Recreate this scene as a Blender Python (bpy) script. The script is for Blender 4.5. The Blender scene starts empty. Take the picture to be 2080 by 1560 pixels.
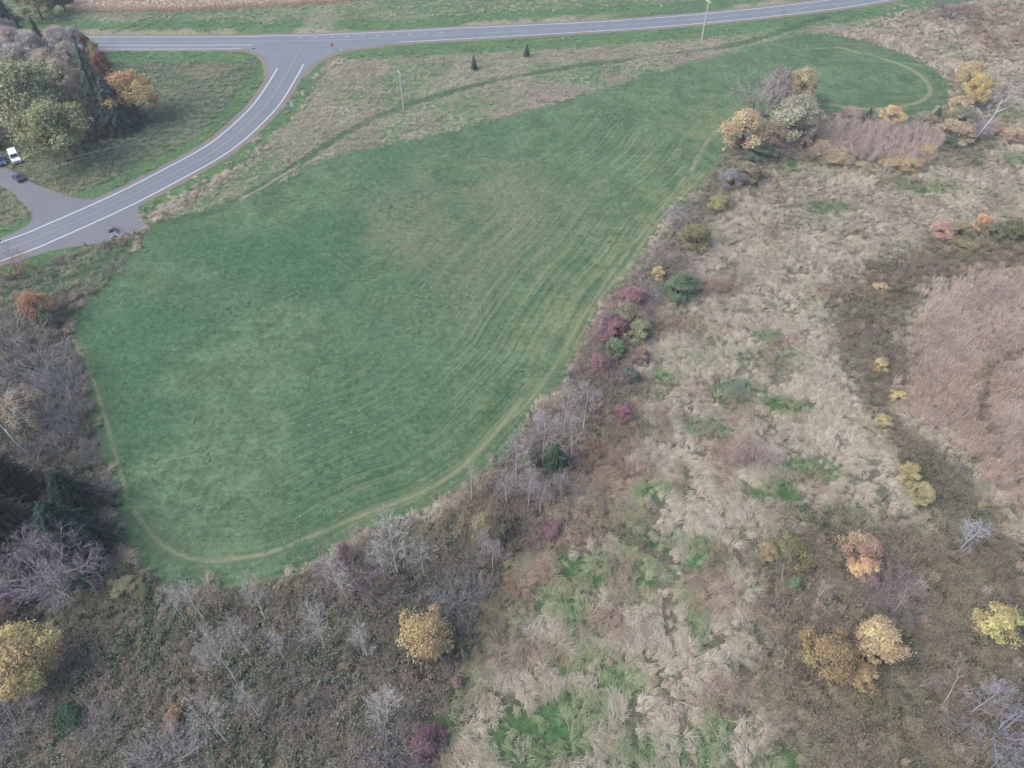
import bpy, bmesh, math, random
import numpy as np
from mathutils import Vector, Matrix, Euler

rad = math.radians
S = bpy.context.scene
COL = S.collection

# ------------------------------------------------------------------ camera, sky, sun, exposure
F, PITCH, HC = 1469.0, rad(47.4), 100.0          # drone camera 100 m up, tilted 47 degrees down
cam_d = bpy.data.cameras.new("camera")
cam_d.sensor_width = 36.0
cam_d.lens = 36.0 * F / 2080.0
cam_d.clip_start = 0.5
cam_d.clip_end = 6000
cam = bpy.data.objects.new("camera", cam_d)
COL.objects.link(cam)
cam.location = (0, 0, HC)
cam.rotation_euler = (rad(90) - PITCH, 0, 0)
S.camera = cam

world = bpy.data.worlds.new("World")
S.world = world
world.use_nodes = True
wn = world.node_tree
bg = wn.nodes["Background"]
sky = wn.nodes.new("ShaderNodeTexSky")
sky.sky_type = 'NISHITA'
sky.sun_disc = False
SUN_EL, SUN_AZ = rad(46), rad(-105)              # thin overcast, soft light from the left
sky.sun_elevation = SUN_EL
sky.sun_rotation = SUN_AZ
sky.dust_density = 3.0
sky.air_density = 1.0
bg.inputs["Strength"].default_value = 0.15
wn.links.new(sky.outputs[0], bg.inputs[0])

sun_d = bpy.data.lights.new("sun", 'SUN')
sun_d.energy = 1.5
sun_d.angle = rad(50)
sun_d.color = (1.0, 0.97, 0.93)
sun = bpy.data.objects.new("sun", sun_d)
COL.objects.link(sun)
sdir = Vector((math.sin(SUN_AZ) * math.cos(SUN_EL), math.cos(SUN_AZ) * math.cos(SUN_EL), math.sin(SUN_EL)))
sun.rotation_euler = sdir.to_track_quat('Z', 'Y').to_euler()
sun.location = (0, 0, 200)

S.view_settings.view_transform = 'Standard'
S.view_settings.look = 'None'
S.view_settings.exposure = 1.08
S.view_settings.gamma = 1.0
S.view_settings.use_curve_mapping = False
S.cycles.max_bounces = 4
S.cycles.diffuse_bounces = 2
S.cycles.glossy_bounces = 1
S.cycles.transmission_bounces = 1
S.cycles.transparent_max_bounces = 4
S.cycles.volume_bounces = 0
S.cycles.use_adaptive_sampling = True
S.cycles.adaptive_threshold = 0.03
S.cycles.use_denoising = True
S.cycles.denoising_input_passes = 'RGB_ALBEDO_NORMAL'
S.cycles.denoising_prefilter = 'ACCURATE'

rnd = random.Random(7)
rng = np.random.default_rng(7)

# ------------------------------------------------------------------ helpers
KL = (2.0, 2.0, 2.0)                             # how bright a unit-white ground comes out under this light


def lin(c):
    c = c / 255.0
    return c / 12.92 if c <= 0.04045 else ((c + 0.055) / 1.055) ** 2.4


def alb(r, g, b, k=1.0):
    """surface colour (albedo) of a thing that shows as r,g,b in flat daylight"""
    return tuple(min(0.85, lin(v) / q * k) for v, q in zip((r, g, b), KL))


def G(px, py, z=0.0):
    """survey point: where the sight line through a place of the photo meets height z"""
    u = (px - 1040) / F
    v = (780 - py) / F
    d = (u, math.cos(PITCH) + v * math.sin(PITCH), -math.sin(PITCH) + v * math.cos(PITCH))
    t = (z - HC) / d[2]
    return np.array([d[0] * t, d[1] * t])


def GP(pts, z=0.0):
    return np.array([G(p[0], p[1], z) for p in pts])


def mpp(p, z=0.0):
    """metres per photo pixel at a ground point"""
    return (p[1] * math.cos(PITCH) + (HC - z) * math.sin(PITCH)) / F


def smooth_poly(P, n=8, closed=False):
    P = np.asarray(P, float)
    out = []
    m = len(P)
    rngi = range(m) if closed else range(m - 1)
    for i in rngi:
        if closed:
            a, b, c, d = P[(i - 1) % m], P[i], P[(i + 1) % m], P[(i + 2) % m]
        else:
            a, b, c, d = P[max(i - 1, 0)], P[i], P[i + 1], P[min(i + 2, m - 1)]
        for k in range(n):
            t = k / n
            out.append(0.5 * ((2 * b) + (-a + c) * t + (2 * a - 5 * b + 4 * c - d) * t * t + (-a + 3 * b - 3 * c + d) * t ** 3))
    if not closed:
        out.append(P[-1])
    return np.array(out)


def dist_line(X, Y, P, closed=False, want_along=False):
    """distance of many points to a polyline (chunked)"""
    P = np.asarray(P, float)
    Q = np.vstack([P, P[:1]]) if closed else P
    best = np.full(X.shape, 1e18)
    along = np.zeros(X.shape)
    s0 = 0.0
    for a, b in zip(Q[:-1], Q[1:]):
        ab = b - a
        L2 = float(ab @ ab)
        if L2 < 1e-12:
            continue
        t = np.clip(((X - a[0]) * ab[0] + (Y - a[1]) * ab[1]) / L2, 0, 1)
        d2 = (X - a[0] - t * ab[0]) ** 2 + (Y - a[1] - t * ab[1]) ** 2
        m = d2 < best
        best = np.where(m, d2, best)
        if want_along:
            along = np.where(m, s0 + t * math.sqrt(L2), along)
        s0 += math.sqrt(L2)
    best = np.sqrt(best)
    return (best, along) if want_along else best


def inside(X, Y, P):
    c = np.zeros(X.shape, bool)
    n = len(P)
    j = n - 1
    for i in range(n):
        xi, yi = P[i]
        xj, yj = P[j]
        if yi != yj:
            c ^= ((yi > Y) != (yj > Y)) & (X < (xj - xi) * (Y - yi) / (yj - yi) + xi)
        j = i
    return c


def sdf(X, Y, P):
    d = dist_line(X, Y, P, True)
    return np.where(inside(X, Y, P), -d, d)


def vhash(ix, iy, seed):
    h = (ix.astype(np.int64) * 374761393 + iy.astype(np.int64) * 668265263 + seed * 144269504) & 0xFFFFFFFF
    h = ((h ^ (h >> 13)) * 1274126177) & 0xFFFFFFFF
    return ((h ^ (h >> 16)) & 0xFFFF) / 65535.0


def vnoise(X, Y, scale, seed=0):
    x = X / scale
    y = Y / scale
    ix = np.floor(x)
    iy = np.floor(y)
    fx = x - ix
    fy = y - iy
    fx = fx * fx * (3 - 2 * fx)
    fy = fy * fy * (3 - 2 * fy)
    a = vhash(ix, iy, seed)
    b = vhash(ix + 1, iy, seed)
    c = vhash(ix, iy + 1, seed)
    d = vhash(ix + 1, iy + 1, seed)
    return (a * (1 - fx) + b * fx) * (1 - fy) + (c * (1 - fx) + d * fx) * fy


def fbm(X, Y, scale, seed=0, octv=3):
    s = 0
    w = 0
    for o in range(octv):
        k = 0.5 ** o
        s = s + k * vnoise(X + 31.7 * o, Y - 17.3 * o, scale * k, seed + 11 * o)
        w += k
    return s / w


def smst(a, b, x):
    t = np.clip((x - a) / (b - a), 0, 1)
    return t * t * (3 - 2 * t)


# ------------------------------------------------------------------ object plumbing
def tag(o, label=None, cat=None, group=None, kind=None):
    if label:
        o["label"] = label
    if cat:
        o["category"] = cat
    if group:
        o["group"] = group
    if kind:
        o["kind"] = kind
    return o


def link(name, mesh, mat=None, parent=None):
    o = bpy.data.objects.new(name, mesh)
    COL.objects.link(o)
    if mat is not None and mesh is not None and not mesh.materials:
        mesh.materials.append(mat)
    if parent is not None:
        o.parent = parent
    return o


def empty(name, x, y, z=0.0, rz=0.0, scale=(1, 1, 1)):
    o = bpy.data.objects.new(name, None)
    o.empty_display_size = 0.3
    COL.objects.link(o)
    o.location = (x, y, z)
    o.rotation_euler = (0, 0, rz)
    o.scale = scale
    return o


def mesh_np(name, V, Q=None, T=None, smooth=False):
    """mesh from arrays: Q quads (n,4), T triangles (n,3)"""
    me = bpy.data.meshes.new(name)
    V = np.asarray(V, np.float32)
    loops = []
    starts = []
    n = 0
    if Q is not None and len(Q):
        Q = np.asarray(Q, np.int32)
        loops.append(Q.ravel())
        starts.append(np.arange(len(Q)) * 4 + n)
        n += Q.size
    if T is not None and len(T):
        T = np.asarray(T, np.int32)
        loops.append(T.ravel())
        starts.append(np.arange(len(T)) * 3 + n)
        n += T.size
    loops = np.concatenate(loops)
    starts = np.concatenate(starts)
    me.vertices.add(len(V))
    me.vertices.foreach_set("co", V.ravel())
    me.loops.add(len(loops))
    me.loops.foreach_set("vertex_index", loops)
    me.polygons.add(len(starts))
    me.polygons.foreach_set("loop_start", starts.astype(np.int32))
    if smooth:
        me.polygons.foreach_set("use_smooth", np.ones(len(starts), bool))
    me.update(calc_edges=True)
    return me


def fattr(me, name, arr, typ='FLOAT'):
    a = me.attributes.new(name, typ, 'POINT')
    arr = np.asarray(arr, np.float32)
    if typ == 'FLOAT':
        a.data.foreach_set("value", arr.ravel())
    elif typ == 'FLOAT_COLOR':
        if arr.shape[1] == 3:
            arr = np.hstack([arr, np.ones((len(arr), 1), np.float32)])
        a.data.foreach_set("color", arr.ravel())
    elif typ == 'FLOAT_VECTOR':
        a.data.foreach_set("vector", arr.ravel())
    return a


class MB:
    """small mesh builder: boxes, tubes, prisms"""

    def __init__(self):
        self.bm = bmesh.new()

    def box(self, c, s, rot=None, bevel=0.0):
        m = Matrix.Translation(c) @ (rot.to_matrix().to_4x4() if rot else Matrix()) @ Matrix.Diagonal((s[0], s[1], s[2], 1))
        r = bmesh.ops.create_cube(self.bm, size=1.0, matrix=m)
        if bevel:
            es = list({e for v in r['verts'] for e in v.link_edges})
            bmesh.ops.bevel(self.bm, geom=es, offset=bevel, segments=2, affect='EDGES', profile=0.5)
        return self

    def tube(self, a, b, r0, r1=None, n=8):
        a = Vector(a)
        b = Vector(b)
        r1 = r0 if r1 is None else r1
        d = b - a
        q = d.to_track_quat('Z', 'Y')
        m = Matrix.Translation((a + b) / 2) @ q.to_matrix().to_4x4()
        bmesh.ops.create_cone(self.bm, cap_ends=True, segments=n, radius1=r0, radius2=max(r1, 1e-4), depth=d.length, matrix=m)
        return self

    def prism(self, pts, y0, y1, axis='y'):
        """extrude an outline given in (x,z) from y0 to y1"""
        lo = [self.bm.verts.new((p[0], y0, p[1])) for p in pts]
        hi = [self.bm.verts.new((p[0], y1, p[1])) for p in pts]
        n = len(pts)
        self.bm.faces.new(lo)
        self.bm.faces.new(hi[::-1])
        for i in range(n):
            self.bm.faces.new((lo[i], hi[i], hi[(i + 1) % n], lo[(i + 1) % n]))
        return self

    def quad(self, a, b, c, d):
        self.bm.faces.new([self.bm.verts.new(p) for p in (a, b, c, d)])
        return self

    def mesh(self, name, smooth=False):
        bmesh.ops.recalc_face_normals(self.bm, faces=self.bm.faces)
        me = bpy.data.meshes.new(name)
        self.bm.to_mesh(me)
        self.bm.free()
        if smooth:
            me.polygons.foreach_set("use_smooth", np.ones(len(me.polygons), bool))
        return me


# ------------------------------------------------------------------ materials
def new_mat(name):
    m = bpy.data.materials.new(name)
    m.use_nodes = True
    nt = m.node_tree
    b = nt.nodes["Principled BSDF"]
    b.inputs["Roughness"].default_value = 0.9
    b.inputs["Specular IOR Level"].default_value = 0.15
    return m, nt, b


def N(nt, t, **kw):
    n = nt.nodes.new(t)
    for k, v in kw.items():
        setattr(n, k, v)
    return n


def math_n(nt, op, a, b=None, clamp=False):
    n = N(nt, "ShaderNodeMath", operation=op, use_clamp=clamp)
    for i, v in enumerate((a, b)):
        if v is None:
            continue
        if isinstance(v, (int, float)):
            n.inputs[i].default_value = v
        else:
            nt.links.new(v, n.inputs[i])
    return n.outputs[0]


def mix_n(nt, fac, a, b, typ='MIX'):
    n = N(nt, "ShaderNodeMix", data_type='RGBA', blend_type=typ)
    n.clamp_factor = True
    for s, v in (("Factor", fac), ("A", a), ("B", b)):
        sock = [i for i in n.inputs if i.name == s and (i.type == 'RGBA' if s != "Factor" else i.type == 'VALUE')][0]
        if isinstance(v, (int, float)):
            sock.default_value = v
        elif isinstance(v, tuple):
            sock.default_value = (v[0], v[1], v[2], 1)
        else:
            nt.links.new(v, sock)
    return [o for o in n.outputs if o.type == 'RGBA'][0]


def noise_n(nt, scale, detail=4, rough=0.6, vec=None):
    n = N(nt, "ShaderNodeTexNoise")
    n.inputs["Scale"].default_value = scale
    n.inputs["Detail"].default_value = detail
    n.inputs["Roughness"].default_value = rough
    if vec is not None:
        nt.links.new(vec, n.inputs["Vector"])
    return n.outputs["Fac"]


def ramp_n(nt, fac, lo, hi, vlo=0.0, vhi=1.0):
    n = N(nt, "ShaderNodeMapRange", interpolation_type='SMOOTHSTEP')
    n.inputs["From Min"].default_value = lo
    n.inputs["From Max"].default_value = hi
    n.inputs["To Min"].default_value = vlo
    n.inputs["To Max"].default_value = vhi
    nt.links.new(fac, n.inputs["Value"])
    return n.outputs["Result"]


def plain(name, rgb, rough=0.8, var=0.12, scale=6.0, spec=0.2, metallic=0.0):
    m, nt, b = new_mat(name)
    g = N(nt, "ShaderNodeNewGeometry")
    f = noise_n(nt, scale, 4, 0.6, g.outputs["Position"])
    lo = tuple(c * (1 - var) for c in rgb)
    hi = tuple(c * (1 + var) for c in rgb)
    nt.links.new(mix_n(nt, f, lo, hi), b.inputs["Base Color"])
    b.inputs["Roughness"].default_value = rough
    b.inputs["Specular IOR Level"].default_value = spec
    b.inputs["Metallic"].default_value = metallic
    return m


def leaf_material():
    """crowns: the tree's own colour, varied from leaf to leaf and limb to limb"""
    m, nt, b = new_mat("foliage")
    oi = N(nt, "ShaderNodeObjectInfo")
    tone = N(nt, "ShaderNodeAttribute", attribute_name="tone")
    lobe = N(nt, "ShaderNodeAttribute", attribute_name="lobe")
    hsv = N(nt, "ShaderNodeHueSaturation")
    hsv.inputs["Saturation"].default_value = 0.66
    nt.links.new(oi.outputs["Color"], hsv.inputs["Color"])
    h = math_n(nt, 'ADD', math_n(nt, 'MULTIPLY', lobe.outputs["Fac"], 0.05), 0.475)
    nt.links.new(h, hsv.inputs["Hue"])
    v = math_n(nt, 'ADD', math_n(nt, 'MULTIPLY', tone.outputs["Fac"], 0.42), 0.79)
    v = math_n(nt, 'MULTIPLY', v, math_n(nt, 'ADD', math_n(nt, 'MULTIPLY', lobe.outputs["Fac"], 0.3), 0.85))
    nt.links.new(v, hsv.inputs["Value"])
    nt.links.new(hsv.outputs[0], b.inputs["Base Color"])
    # thin leaves let some light through
    tr = N(nt, "ShaderNodeBsdfTranslucent")
    nt.links.new(hsv.outputs[0], tr.inputs["Color"])
    mx = N(nt, "ShaderNodeMixShader")
    mx.inputs[0].default_value = 0.3
    out = nt.nodes["Material Output"]
    nt.links.new(b.outputs[0], mx.inputs[1])
    nt.links.new(tr.outputs[0], mx.inputs[2])
    nt.links.new(mx.outputs[0], out.inputs["Surface"])
    return m


def bark_material():
    m, nt, b = new_mat("bark")
    oi = N(nt, "ShaderNodeObjectInfo")
    g = N(nt, "ShaderNodeNewGeometry")
    f = noise_n(nt, 3.0, 5, 0.7, g.outputs["Position"])
    k = N(nt, "ShaderNodeHueSaturation")
    nt.links.new(oi.outputs["Color"], k.inputs["Color"])
    nt.links.new(math_n(nt, 'ADD', math_n(nt, 'MULTIPLY', f, 0.9), 0.55), k.inputs["Value"])
    nt.links.new(k.outputs[0], b.inputs["Base Color"])
    return m


def scatter_material(name):
    """ground plants: every clump carries its own stem colour (col) and tip colour (tip)"""
    m, nt, b = new_mat(name)
    c1 = N(nt, "ShaderNodeAttribute", attribute_name="col", attribute_type='INSTANCER')
    c2 = N(nt, "ShaderNodeAttribute", attribute_name="tip", attribute_type='INSTANCER')
    tone = N(nt, "ShaderNodeAttribute", attribute_name="tone")
    tipf = N(nt, "ShaderNodeAttribute", attribute_name="tipf")
    c = mix_n(nt, tipf.outputs["Fac"], c1.outputs["Color"], c2.outputs["Color"])
    hsv = N(nt, "ShaderNodeHueSaturation")
    nt.links.new(c, hsv.inputs["Color"])
    nt.links.new(math_n(nt, 'ADD', math_n(nt, 'MULTIPLY', tone.outputs["Fac"], 0.6), 0.7), hsv.inputs["Value"])
    nt.links.new(hsv.outputs[0], b.inputs["Base Color"])
    return m


M_LEAF = leaf_material()
M_BARK = bark_material()
M_SCAT = scatter_material("ground_plants")

# ------------------------------------------------------------------ the lie of the land (survey lines)
FIELD = smooth_poly(GP([(300, 466), (400, 441), (520, 392), (600, 352), (700, 312), (820, 286), (960, 256), (1100, 216), (1250, 172),
                        (1400, 128), (1530, 92), (1610, 74), (1690, 70), (1760, 84), (1840, 110), (1900, 143), (1931, 180), (1922, 212),
                        (1885, 236), (1800, 240), (1700, 232), (1600, 250), (1520, 275), (1475, 305), (1452, 350), (1412, 395), (1370, 430), (1332, 480),
                        (1292, 545), (1242, 600), (1206, 660), (1180, 710), (1150, 770), (1090, 842), (1035, 905), (990, 960), (930, 1000),
                        (850, 1050), (760, 1082), (700, 1107), (640, 1150), (560, 1185), (480, 1200), (400, 1195), (320, 1186), (260, 1140),
                        (238, 1080), (230, 1000), (206, 900), (182, 800), (166, 720), (140, 662), (160, 622), (230, 562), (270, 520), (290, 488)]), 3, True)
FIELD_EDGE = smooth_poly(GP([(1520, 262), (1480, 300), (1452, 350), (1412, 395), (1370, 430), (1332, 480), (1292, 545),
                             (1242, 600), (1206, 660), (1180, 710), (1150, 770), (1090, 842), (1035, 905), (990, 960), (930, 1000),
                             (850, 1050), (760, 1082), (640, 1150), (560, 1185), (480, 1200), (400, 1200)]), 4)
TRACK = smooth_poly(GP([(150, 690), (185, 760), (222, 880), (245, 960), (262, 1020), (300, 1075), (350, 1120), (420, 1139), (500, 1132), (570, 1115), (640, 1086),
                        (740, 1045), (850, 1003), (930, 955), (985, 903), (1025, 855), (1060, 810)]), 5)
TRACK2 = smooth_poly(GP([(1405, 345), (1425, 305), (1450, 270), (1480, 250)]), 5)
TRACK3 = smooth_poly(GP([(1700, 95), (1790, 118), (1850, 140), (1885, 170), (1885, 195), (1850, 212), (1760, 222), (1690, 212)]), 5)
TRACK4 = smooth_poly(GP([(1392, 358), (1342, 425), (1290, 492), (1235, 566), (1185, 642), (1150, 702), (1110, 770), (1062, 828), (1025, 862)]), 5)
TRACK5 = smooth_poly(GP([(1430, 352), (1385, 398), (1330, 458), (1278, 535), (1222, 602), (1190, 660)]), 5)
TRAIL = smooth_poly(GP([(300, 459), (360, 448), (430, 430), (500, 396), (560, 365), (620, 325), (700, 272), (790, 228), (900, 192), (1000, 167), (1150, 138), (1300, 119),
                        (1400, 108), (1500, 90), (1580, 66), (1640, 45), (1680, 34)]), 5)
TRAIL_L = smooth_poly(GP([(90, 590), (140, 568), (190, 545), (240, 515), (275, 490)]), 4)
DIRT = [smooth_poly(GP([(490, 404), (540, 377), (580, 352), (608, 336)]), 4), smooth_poly(GP([(1290, 121), (1350, 113), (1420, 105), (1450, 101)]), 4)]

RUTS = [smooth_poly(GP(q_), 5) for q_ in ([(1795, 590), (1830, 570), (1880, 545), (1930, 525)], [(1776, 640), (1778, 690), (1790, 740)], [(1812, 655), (1800, 690), (1806, 750)], [(2080, 718), (2040, 735), (2005, 760), (1995, 830), (2010, 900)], [(1255, 1075), (1290, 1100), (1330, 1130), (1350, 1145)])]
HW_C = smooth_poly(np.vstack([[(-420, 238), (-260, 246.3)], GP([(160, 85), (350, 85), (520, 84), (640, 82.5), (760, 78.5), (900, 72), (1240, 52.5), (1440, 37), (1640, 15.5)]), [(138, 287.2), (220, 323), (400, 420)]]), 8)
ST_C = smooth_poly(np.vstack([[(-69.2, 243)], GP([(601, 115), (580, 153), (547, 205), (515, 241), (466, 285), (422, 315), (362, 348), (254, 404), (110, 469), (3, 511)]), [(-150, 106), (-260, 40)]]), 8)

P_DRIVE = GP([(-90, 330), (-20, 322), (20, 345), (55, 367), (78, 377), (100, 385), (125, 394), (150, 402), (185, 406), (225, 399), (250, 384), (180, 420), (108, 450), (20, 484), (0, 490), (10, 482), (27, 474), (42, 466), (55, 459), (62, 450), (64, 441), (62, 432), (54, 420), (45, 411), (25, 391), (0, 377), (-90, 345)])
P_TURN = GP([(300, 404), (284, 418), (281, 430), (283, 440), (291, 453), (301, 458), (294, 464), (284, 468), (250, 481), (208, 494), (150, 502), (100, 510), (50, 528), (20, 540), (60, 505), (150, 468), (240, 428)])

P_JUNC = np.array([(-98, 238), (-86, 237), (-81, 232), (-78, 219), (-61.5, 219), (-59, 228), (-54, 236), (-40, 240.5), (-40, 247), (-98, 247)])

Z_MARSH, Z_FIELD, Z_BRUSH, Z_REED, Z_DARK, Z_VERGE, Z_PRAIRIE, Z_GRAVEL, Z_CORN, Z_LAWN, Z_LITTER, Z_MEADOW, Z_TRAIL, Z_PINK, Z_MGREEN = range(15)
NZ = 15

P_MEADOW = GP([(-900, 96), (150, 104), (700, 84), (1240, 53), (1640, 15), (1900, -30), (2700, -200), (2700, -330), (-1400, -330)])
P_PRAIRIE = GP([(285, 478), (420, 395), (560, 285), (640, 165), (720, 110), (900, 92), (1100, 82), (1300, 66), (1500, 45), (1640, 28), (1760, -2), (1800, 30),
                (1740, 62), (1660, 90), (1530, 110), (1250, 200), (960, 290), (700, 345), (520, 430), (400, 480)])
P_LAWN = GP([(-700, 560), (-200, 620), (60, 520), (240, 400), (420, 300), (520, 200), (560, 130), (520, 96), (0, 100), (-700, 120)])
P_LITTER = GP([(-500, 90), (150, 95), (200, 130), (260, 200), (290, 245), (230, 285), (150, 300), (-300, 300)])
P_BRUSH = GP([(-500, 520), (0, 535), (120, 500), (230, 480), (280, 486), (235, 560), (165, 622), (143, 662), (168, 720), (184, 800), (208, 900), (232, 1000), (240, 1080), (262, 1142),
              (322, 1188), (400, 1198), (480, 1203), (562, 1188), (642, 1153), (702, 1110), (762, 1085), (852, 1053), (932, 1003), (992, 963), (1037, 908),
              (1092, 845), (1150, 770), (1200, 740), (1290, 770), (1255, 840), (1205, 900), (1165, 970), (1120, 1050), (1040, 1140), (990, 1230), (965, 1330), (930, 1440), (880, 1580), (850, 1900), (-500, 1900)])
P_HEDGE = GP([(1160, 770), (1180, 710), (1206, 660), (1242, 600), (1292, 545), (1332, 480), (1370, 430), (1412, 395), (1452, 350), (1475, 305), (1520, 275), (1600, 250), (1700, 232), (1885, 236),
              (1925, 215), (1980, 240), (2030, 300), (1980, 340), (1900, 325), (1780, 335), (1690, 330), (1550, 345), (1490, 390), (1465, 430), (1425, 510), (1395, 590), (1320, 640), (1300, 750), (1230, 790)])
P_REED = GP([(1850, 640), (1890, 585), (1950, 552), (2010, 540), (2400, 545), (2400, 900), (2180, 960), (2080, 1000), (2000, 970), (1955, 920), (1890, 880), (1830, 850), (1835, 760)])
P_DARK = GP([(1695, 660), (1735, 560), (1850, 495), (1900, 480), (2300, 490), (2300, 560), (2000, 548), (1890, 590), (1848, 660), (1835, 760), (1825, 850), (1890, 895), (1950, 960),
             (1990, 1060), (1940, 1060), (1860, 990), (1790, 890), (1720, 780)])
P_DARK2 = GP([(1550, 1210), (1560, 1130), (1620, 1085), (1720, 1060), (1850, 1030), (1960, 1040), (2080, 1120), (2500, 1060), (2500, 1900), (1640, 1900), (1570, 1500), (1545, 1340)])
P_WOOD = GP([(-500, 600), (0, 610), (110, 690), (165, 800), (195, 920), (215, 1040), (215, 1130), (160, 1230), (60, 1290), (-500, 1290)])
P_STRIP = GP([(-60, 600), (40, 548), (120, 510), (200, 498), (282, 486), (262, 530), (200, 585), (120, 600), (60, 622)])
P_THICK = GP([(1640, 262), (1700, 240), (1790, 245), (1880, 255), (1925, 290), (1910, 340), (1800, 355), (1690, 345)])
P_CORN = GP([(147, 20), (160, 27), (400, 24), (690, 7), (900, -25), (1300, -110), (1500, -320), (60, -320), (130, -40)])
P_GREENB = [(1100, 1490, 120, 60), (1180, 1440, 70, 40), (1450, 1490, 40, 70), (1260, 1385, 60, 35), (1830, 375, 50, 14), (2060, 320, 30, 14), (1690, 420, 60, 16), (1580, 330, 60, 22),
            (1560, 690, 40, 20), (1500, 800, 60, 30), (1570, 1010, 50, 26), (1350, 770, 40, 22), (1200, 1170, 50, 16), (1340, 1100, 40, 22), (1900, 385, 60, 14), (1440, 1130, 50, 40),
            (1180, 1340, 90, 14), (1030, 1290, 30, 30), (1400, 1250, 25, 90), (2040, 230, 40, 20), (1330, 1000, 60, 20), (1640, 960, 70, 30), (1440, 870, 60, 24), (1590, 830, 60, 20)]
P_PINKB = [(1130, 1120, 120, 70), (1060, 1180, 80, 30), (1270, 1150, 90, 30), (1260, 1240, 40, 70), (1310, 1200, 60, 40), (1240, 930, 80, 90), (2030, 60, 90, 60), (1700, 480, 60, 14), (1400, 660, 100, 20),
           (1480, 590, 100, 20), (1300, 850, 60, 50), (1560, 1220, 50, 70), (1600, 700, 50, 16), (1680, 600, 60, 20), (1500, 920, 60, 30), (1530, 1350, 60, 80)]


def blob_field(X, Y, blobs):
    out = np.zeros(X.shape)
    for (px, py, a, b) in blobs:
        c = G(px, py)
        m = mpp(c)
        g = G(px, py - b)
        ry = max(1.5, abs(g[1] - c[1]))
        rx = a * m
        d = np.sqrt(((X - c[0]) / rx) ** 2 + ((Y - c[1]) / ry) ** 2)
        out = np.maximum(out, 1.0 - smst(0.55, 1.25, d))
    return out


def zones(X, Y):
    """weight of every kind of ground at many points"""
    W = np.zeros((NZ,) + X.shape)
    W[Z_MARSH] = 1.0
    wob = (fbm(X, Y, 9, 3) - 0.5) * 5.0 + (fbm(X, Y, 2.2, 5, 2) - 0.5) * 2.0

    def over(k, a):
        nonlocal W
        W = W * (1 - a)
        W[k] = W[k] + a

    def poly(k, P, soft, wobk=1.0, strength=1.0):
        d = sdf(X, Y, P) + wob * wobk
        over(k, strength * (1 - smst(-soft, soft, d)))
    # lush and reddish-brown patches in the marsh
    g = blob_field(X + wob * 0.8, Y + wob * 0.8, P_GREENB)
    over(Z_MGREEN, g * 0.9)
    near = smst(120, 55, Y)
    over(Z_MGREEN, (0.3 + 0.5 * near) * smst(0.60 - 0.06 * near, 0.74 - 0.04 * near, fbm(X, Y, 9, 41, 3)))
    over(Z_PINK, 0.8 * blob_field(X + wob, Y - wob, P_PINKB) * smst(0.3, 0.6, fbm(X, Y, 5, 43, 2)))
    over(Z_PINK, (0.3 + 0.3 * near) * smst(0.58, 0.72, fbm(X, Y, 7, 47, 3)))
    poly(Z_MEADOW, P_MEADOW, 2.0, 0.6)
    poly(Z_PRAIRIE, P_PRAIRIE, 2.0, 0.5)
    over(Z_MEADOW, W[Z_PRAIRIE] * smst(0.38, 0.58, fbm(X, Y, 16, 111, 3)) * 0.9)
    poly(Z_LAWN, P_LAWN, 2.0, 0.4)
    poly(Z_LITTER, P_LITTER, 3.0, 0.8)
    poly(Z_REED, P_REED, 4.0, 1.6)
    poly(Z_DARK, P_DARK, 3.0, 1.4, 0.88)
    poly(Z_DARK, P_DARK2, 6.0, 2.0, 0.82)
    poly(Z_BRUSH, P_BRUSH, 3.0, 1.3, 0.96)
    poly(Z_BRUSH, P_HEDGE, 3.0, 1.2, 0.6)
    poly(Z_LITTER, P_WOOD, 4.0, 1.2, 0.85)
    poly(Z_LAWN, P_STRIP, 2.5, 0.9, 0.88)
    poly(Z_PRAIRIE, P_THICK, 3.0, 1.0, 0.7)
    poly(Z_CORN, P_CORN, 0.6, 0.1)
    # mown verges along the two roads
    dh = dist_line(X, Y, HW_C)
    ds = dist_line(X, Y, ST_C)
    side = np.minimum(dh, ds + 0.6)
    vw = np.where(ds < dh, 11.5, 16.5) + wob * 0.5
    dfl = sdf(X, Y, FIELD)
    over(Z_VERGE, (1 - smst(vw - 2.0, vw + 1.5, side)) * 0.95)
    a = 1 - smst(-1.5, 1.3, dfl + wob * 0.3)
    over(Z_FIELD, a)
    dt = np.minimum(dist_line(X, Y, TRAIL), dist_line(X, Y, TRAIL_L))
    over(Z_TRAIL, (1 - smst(0.9, 1.9, dt + wob * 0.12)) * 0.85)
    dd = np.minimum(dist_line(X, Y, DIRT[0]), dist_line(X, Y, DIRT[1]))
    over(Z_GRAVEL, (1 - smst(0.25, 0.7, dd + wob * 0.05)) * 0.8)
    dr = dist_line(X, Y, RUTS[0])
    for r_ in RUTS[1:]:
        dr = np.minimum(dr, dist_line(X, Y, r_))
    over(Z_DARK, (1 - smst(0.5, 1.6, dr + wob * 0.2)) * 0.75)
    # field entrance north of the highway: bare ground
    pe = G(650, 42)
    de = np.sqrt(((X - pe[0]) / 6.0) ** 2 + ((Y - pe[1]) / 14.0) ** 2)
    over(Z_GRAVEL, (1 - smst(0.6, 1.2, de + wob * 0.08)) * 0.55)
    return W, dfl


# ------------------------------------------------------------------ ground sheet
def axis(lo, hi, step, far, grow=1.35):
    a = list(np.arange(lo, hi + 1e-6, step))
    s = step
    x = a[-1]
    while x < far:
        s *= grow
        x += s
        a.append(x)
    s = step
    x = a[0]
    pre = []
    while x > -far:
        s *= grow
        x -= s
        pre.append(x)
    return np.array(pre[::-1] + a)


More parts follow.
